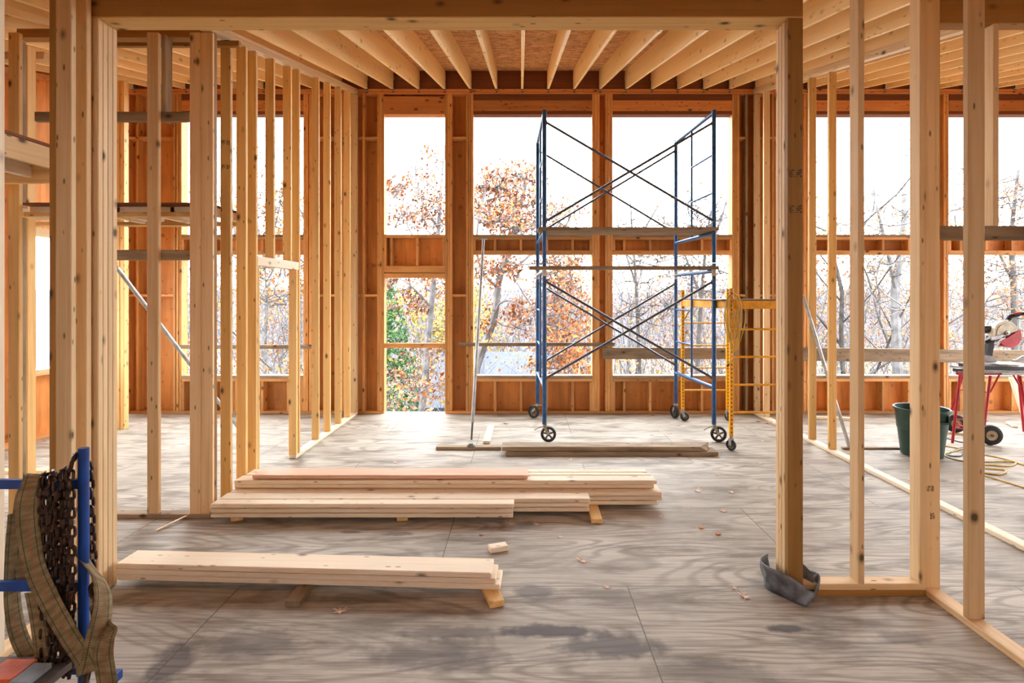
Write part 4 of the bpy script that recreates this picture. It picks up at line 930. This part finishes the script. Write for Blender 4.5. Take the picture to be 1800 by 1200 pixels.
def grow(mb, p, d, L, r, depth, rng, tips, maxd, spread=.55, up=.15, nseg=4):
    pts = [p.copy()]; rs = [r]; q_ = p.copy(); dd = d.copy()
    for i in range(nseg):
        dd = (dd + Vector((rng.gauss(0, .13), rng.gauss(0, .13), rng.gauss(0, .08) + up * .3))).normalized(); q_ = q_ + dd * L / nseg; pts.append(q_.copy()); rs.append(r * (1 - .5 * (i + 1) / nseg))
    mb.tube(pts, rs, 6 if depth == 0 else (4 if r > .012 else 3), cap=False)
    if depth >= maxd - 1:
        for t in pts[1:]: tips.append(t)
    if depth >= maxd: return
    nb = rng.choice((3, 4)) if depth else 9
    for b_ in range(nb):
        t = (rng.uniform(.3, 1) if depth else .28 + .72 * b_ / nb); i = min(nseg - 1, int(t * nseg)); o_ = pts[i].lerp(pts[i + 1], t * nseg - i)
        side = Vector((rng.gauss(0, 1), rng.gauss(0, 1), 0)); side = (side - dd * side.dot(dd)).normalized()
        nd = (dd * (1 - spread) + side * spread * 1.3 + Vector((0, 0, up))).normalized()
        grow(mb, o_, nd, L * rng.uniform(.38, .6) * (1 if depth else (1.15 - .5 * t)), max(.008, rs[i] * rng.uniform(.42, .6)), depth + 1, rng, tips, maxd, spread, up, 3 if depth else 3)
def leaves(tips, rng, n, size, mats, parent, name='foliage', spread=.25):
    mb = MB(); vs = []; fs = []; mi = []
    for i in range(n):
        c = rng.choice(tips) + Vector((rng.gauss(0, spread), rng.gauss(0, spread), rng.gauss(0, spread * .8))); s = size * rng.uniform(.6, 1.3)
        u = Vector((rng.gauss(0, 1), rng.gauss(0, 1), rng.gauss(0, 1))).normalized(); w = u.orthogonal().normalized(); nrm = u.cross(w) * s * .12
        b0 = len(vs); vs += [c - u * s * .5, c + w * s * .3 + nrm, c + u * s * .1 + w * s * .22 , c + u * s * .55, c - w * s * .3 + nrm]; fs.append([b0, b0 + 1, b0 + 2, b0 + 3, b0 + 4]); mi.append(rng.randrange(len(mats)))
    o = link(name, vs, fs, mats, parent); o.data.polygons.foreach_set('material_index', mi); return o
def tree(label, base, hgt, r, seed, bark, nleaf, lsize, mats, lean=(0, 0), maxd=3, group=None, trunk=None, spread=.55, lsp=.2, name='tree', up=.15):
    rng = random.Random(seed); t = thing(name, label, 'tree', base, group); mb = MB(); tips = []
    d_ = Vector((lean[0], lean[1], 1)).normalized(); grow(mb, Vector(base), d_, hgt, r, 0, rng, tips, maxd, spread, up, 7)
    mb.build('trunk', bark, t, True)
    if nleaf: leaves(tips, rng, nleaf, lsize, mats, t, spread=lsp)
    return t
def gpt(px, y): return (X(px, y), y, gz(X(px, y), y))
OAK = ['leaf0', 'leaf1', 'leaf2', 'leaf3']
def handtree(label, Y, limbs, zones, seed, bark, ncl, lsize, mats, perc=26, group=None):
    """limbs: [(radius0, radius1, [(px, py, dY)...])]; zones: [(px0, px1, py0, py1, weight)] where the leafy twigs are"""
    rng = random.Random(seed); b0 = limbs[0][2][0]; base = Vector((X(b0[0], Y), Y, gz(X(b0[0], Y), Y) - .2)); t = thing('tree', label, 'tree', base, group)
    mb = MB(); lim = []; 
    for n, (r0, r1, pts) in enumerate(limbs):
        P_ = [Vector((X(a_, Y + c_), Y + c_, Z(b_, Y + c_))) for a_, b_, c_ in pts]
        if n == 0: P_ = [base] + P_
        P_ = catmull(P_, 5); m_ = len(P_); mb.tube(P_, [r0 + (r1 - r0) * i / m_ for i in range(m_)], 7, cap=False); lim += P_
    tips = []; ws = [z[4] for z in zones]
    for i in range(ncl):
        z = rng.choices(zones, ws)[0]; dy = rng.gauss(0, .9); c = Vector((X(rng.uniform(z[0], z[1]), Y + dy), Y + dy, Z(rng.uniform(z[2], z[3]), Y + dy)))
        cand = [p for p in lim if p.z < c.z + .3] or lim; o_ = min(cand, key=lambda p: (p - c).length + rng.uniform(0, .5)); m_ = o_.lerp(c, .5) + Vector((rng.gauss(0, .15), rng.gauss(0, .15), rng.gauss(0, .12)))
        br = catmull([o_, m_, c], 3); mb.tube(br, [.02 - .011 * i / len(br) for i in range(len(br))], 4, cap=False); lim += br[3:]
        for q_ in range(4):
            e = c + Vector((rng.gauss(0, .25), rng.gauss(0, .25), rng.uniform(-.1, .4))); mb.tube([c, c.lerp(e, .5) + Vector((rng.gauss(0, .04), 0, rng.gauss(0, .04))), e], [.009, .007, .006], 3, cap=False); tips += [e, c.lerp(e, .6)]
    mb.build('trunk', bark, t, True)
    if perc: leaves(tips, rng, ncl * perc, lsize, mats, t, spread=.1)
OAK = ['leaf0', 'leaf1', 'leaf2', 'leaf2', 'leaf3']
handtree('orange-leaved oak with a leaning grey trunk beyond the middle window', 14,
  [(.13, .04, [(832, 690, 0), (846, 620, 0), (868, 560, 0), (876, 500, 0), (888, 460, .1), (905, 400, .2), (918, 350, .3), (925, 320, .3)]),
   (.05, .015, [(874, 505, 0), (850, 480, -.4), (838, 440, -.6), (842, 380, -.6), (858, 320, -.5)]), (.05, .015, [(882, 480, .1), (905, 470, .5), (940, 440, .8), (975, 400, 1), (1000, 370, 1)]),
   (.04, .012, [(868, 555, 0), (880, 532, -.3), (905, 530, -.6), (930, 555, -.8)]), (.04, .012, [(900, 415, .2), (880, 360, -.2), (872, 310, -.4)])],
  [(832, 945, 300, 415, 7), (900, 1005, 350, 420, 2.5), (832, 900, 440, 500, 1.3), (880, 1010, 430, 500, 3), (835, 1000, 520, 600, 2.6), (940, 1030, 470, 560, 1.5)], 4, 'birch', 165, .12, OAK, 34)
handtree('pale birch with rust leaves beyond the narrow door opening', 15.5,
  [(.13, .03, [(738, 760, 0), (746, 680, 0), (752, 600, 0), (760, 520, 0), (768, 440, 0), (772, 380, 0), (778, 300, 0), (782, 255, 0)]),
   (.05, .012, [(770, 400, 0), (750, 370, -.4), (735, 330, -.5), (728, 285, -.6)]), (.04, .012, [(766, 440, 0), (730, 420, .4), (705, 370, .5), (692, 320, .5)]), (.035, .01, [(758, 540, 0), (725, 505, -.4), (690, 480, -.5)])],
  [(684, 782, 310, 400, 4), (690, 780, 370, 412, 2), (684, 780, 480, 545, 2.5), (720, 780, 270, 330, .8), (690, 790, 620, 700, 1)], 9, 'birch', 80, .12, ['leaf2', 'leaf0', 'leaf3', 'leaf2'], 32)
handtree('bright orange sapling beyond the right side of the middle window', 12.8,
  [(.06, .015, [(985, 760, 0), (984, 680, 0), (978, 600, 0), (985, 540, 0), (995, 480, 0)]), (.03, .01, [(980, 640, 0), (1005, 600, -.3), (1020, 560, -.3)])],
  [(950, 1035, 560, 670, 4), (965, 1040, 480, 560, 1.5), (940, 1000, 600, 680, 2)], 14, 'birch', 46, .13, ['leaf0', 'leaf1', 'leaf0'], 30)
handtree('bare twiggy tree beyond the right window, behind the scaffold legs', 16,
  [(.1, .02, [(1225, 720, 0), (1228, 600, 0), (1235, 500, 0), (1242, 420, 0), (1250, 370, 0)]), (.05, .012, [(1232, 520, 0), (1205, 450, .4), (1190, 390, .5)]), (.05, .012, [(1238, 450, 0), (1262, 400, -.4), (1278, 350, -.5)])],
  [(1190, 1285, 350, 440, 4), (1150, 1285, 440, 540, 2.5)], 15, 'bark', 90, .1, ['leaf2'], 2)
handtree('bare tree with upright twigs beyond the middle of the right window', 18,
  [(.1, .015, [(1125, 720, 0), (1122, 600, 0), (1118, 500, 0), (1112, 420, 0), (1108, 350, 0)]), (.04, .012, [(1118, 500, 0), (1095, 430, .4), (1084, 380, .5)]), (.04, .012, [(1114, 440, 0), (1140, 390, -.4), (1165, 350, -.5)])],
  [(1080, 1180, 380, 470, 4), (1080, 1190, 460, 560, 2.5)], 16, 'bark', 80, .1, ['leaf3', 'leaf2'], 3)
handtree('tall forked grey tree beyond the first right-room window', 15,
  [(.16, .05, [(1580, 720, 0), (1576, 600, 0), (1574, 500, 0), (1582, 450, 0), (1590, 380, 0), (1588, 320, 0)]), (.07, .015, [(1575, 510, 0), (1560, 440, -.4), (1545, 380, -.5), (1535, 330, -.5)]), (.05, .02, [(1580, 470, 0), (1605, 430, .4), (1625, 390, .5)]), (.045, .015, [(1562, 600, .6), (1545, 560, .6), (1530, 500, .6), (1510, 450, .6)])],
  [(1520, 1640, 340, 440, 4), (1500, 1640, 440, 560, 3), (1440, 1540, 380, 480, 1.5)], 17, 'birch', 110, .1, ['leaf3', 'leaf1', 'leaf0'], 7)
handtree('rust-leaved tree at the right edge of the picture', 16,
  [(.13, .03, [(1790, 720, 0), (1785, 600, 0), (1782, 500, 0), (1778, 420, 0), (1784, 350, 0), (1790, 300, 0)]), (.05, .012, [(1783, 500, 0), (1750, 430, .4), (1735, 370, .5)]), (.05, .012, [(1780, 450, 0), (1815, 400, -.4), (1830, 350, -.5)])],
  [(1740, 1850, 310, 420, 4), (1660, 1740, 350, 430, 1.5), (1700, 1850, 440, 560, 3)], 18, 'bark', 110, .115, ['leaf0', 'leaf3', 'leaf2'], 14)
handtree('bare branching tree beyond the left-room window', 16,
  [(.12, .03, [(430, 720, 0), (436, 600, 0), (440, 500, 0), (434, 420, 0), (430, 350, 0)]), (.05, .012, [(438, 500, 0), (470, 440, .4), (490, 370, .5), (500, 320, .5)]), (.05, .012, [(436, 450, 0), (400, 400, -.4), (385, 340, -.5)])],
  [(380, 540, 330, 440, 4), (440, 540, 450, 540, 3)], 19, 'bark', 110, .12, ['leaf1', 'leaf0', 'leaf3'], 7)
tree('bare slender tree rising behind the scaffold, top of middle window', gpt(1005, 19), 10.4, .08, 21, 'birch', 60, .1, OAK, (-.03, 0), 3)
tree('bare tree with a crooked limb at the left of the right-room window', gpt(1475, 17), 9.0, .1, 46, 'bark', 300, .1, OAK, (.02, 0), 4)
tree('bare tree beyond the left-room window, at its right side', gpt(525, 19), 9.8, .1, 61, 'birch', 600, .12, ['leaf1', 'leaf3'], (-.04, 0), 4)
# evergreen
def ever(label, base, h_, rad, seed, mat, name='evergreen_tree'):
    rng = random.Random(seed); t = thing(name, label, 'tree', base); MB().tube([base, (base[0], base[1], base[2] + h_)], [.15, .02], 7).build('trunk', 'bark', t, True)
    tips = []; 
    for i in range(700):
        z = rng.random() ** 1.1; an = rng.uniform(0, 6.28); rr = rad * (1 - z) * math.sqrt(rng.random()); tips.append(Vector((base[0] + math.cos(an) * rr, base[1] + math.sin(an) * rr, base[2] + .5 + z * (h_ - .5))))
    leaves(tips, rng, 9000, .16, [mat], t, spread=.1)
ever('green pine beyond the left of the narrow door opening', gpt(672, 20), 8.0, 2.4, 5, 'pinegreen')
tree('yellow-green tree behind the birch in the door opening', gpt(760, 27), 7.6, .1, 71, 'birch', 4500, .2, ['yellowgreen', 'leaf4'], (0, 0), 3, lsp=.5)
# woods
protos = []
for s in range(6):
    t = tree('thin bare tree in the woods beyond the windows', (0, 0, 0), 7.5, .055, 100 + s, 'birch' if s % 2 else 'twig', 330, .13, [['leaf3', 'leaf0', 'leaf1'], ['leaf3', 'leaf4', 'leaf0'], ['leaf3', 'leaf2', 'leaf0']][s % 3], (R.uniform(-.06, .06), 0), 3, 'thin woods trees', spread=.42, lsp=.3)
    protos.append(t)
rw_ = random.Random(8)
spots = []
for i in range(150):
    y = rw_.uniform(17, 44); px = rw_.uniform(300, 1880)
    if 620 < px < 1040 and y < 32: y = rw_.uniform(32, 46)
    spots.append((px, y))
for i, (px, y) in enumerate(spots):
    pr = protos[i % 6]; kids = list(pr.children)
    if i < 6: o = pr
    else:
        o = pr.copy(); COL.objects.link(o)
        for ch in kids:
            c_ = ch.copy(); COL.objects.link(c_); c_.parent = o
    o.location = (X(px, y), y, gz(X(px, y), y) - .1); o.rotation_euler = (0, 0, rw_.uniform(0, 6.28)); s = rw_.uniform(.75, 1.15); o.scale = (s, s, s)
# undergrowth
rb = random.Random(77)
def brush(label, n, y0, y1, px0, px1, mat, seed, hmin, hmax):
    rng = random.Random(seed); mb = MB(); tips = []
    for i in range(n):
        y = rng.uniform(y0, y1); x = X(rng.uniform(px0, px1), y); h_ = rng.uniform(hmin, hmax); p = Vector((x, y, gz(x, y) - .1)); d_ = Vector((rng.gauss(0, .18), rng.gauss(0, .18), 1)).normalized()
        m_ = p + d_ * h_ * .55; e = m_ + (d_ + Vector((rng.gauss(0, .2), rng.gauss(0, .2), 0))).normalized() * h_ * .45; mb.tube([p, m_, e], [.018, .012, .005], 3, cap=False)
        for q_ in range(4):
            o_ = p.lerp(m_, rng.uniform(.4, 1)) if q_ < 2 else m_.lerp(e, rng.random()); e2 = o_ + Vector((rng.gauss(0, .5), rng.gauss(0, .5), rng.uniform(.2, .8))); mb.tube([o_, e2], [.009, .004], 3, cap=False); tips.append(e2)
    o = mb.build('undergrowth', mat); o['kind'] = 'stuff'; o['label'] = label; return tips
t1 = brush('pale twiggy undergrowth of the woods behind the windows', 900, 12.5, 26, 280, 1900, 'twig', 1, 1.8, 4.6)
t2 = brush('grey brushwood further down the slope', 1500, 24, 52, 250, 1900, 'birch', 2, 6.0, 10.5)
o = leaves(t1 + t2, rb, 34000, .14, ['leaf3', 'leaf0', 'leaf1', 'leaf4', 'leaf3'], None, 'autumn_leaves', .5); o['kind'] = 'stuff'; o['label'] = 'scattered orange leaves on the undergrowth'
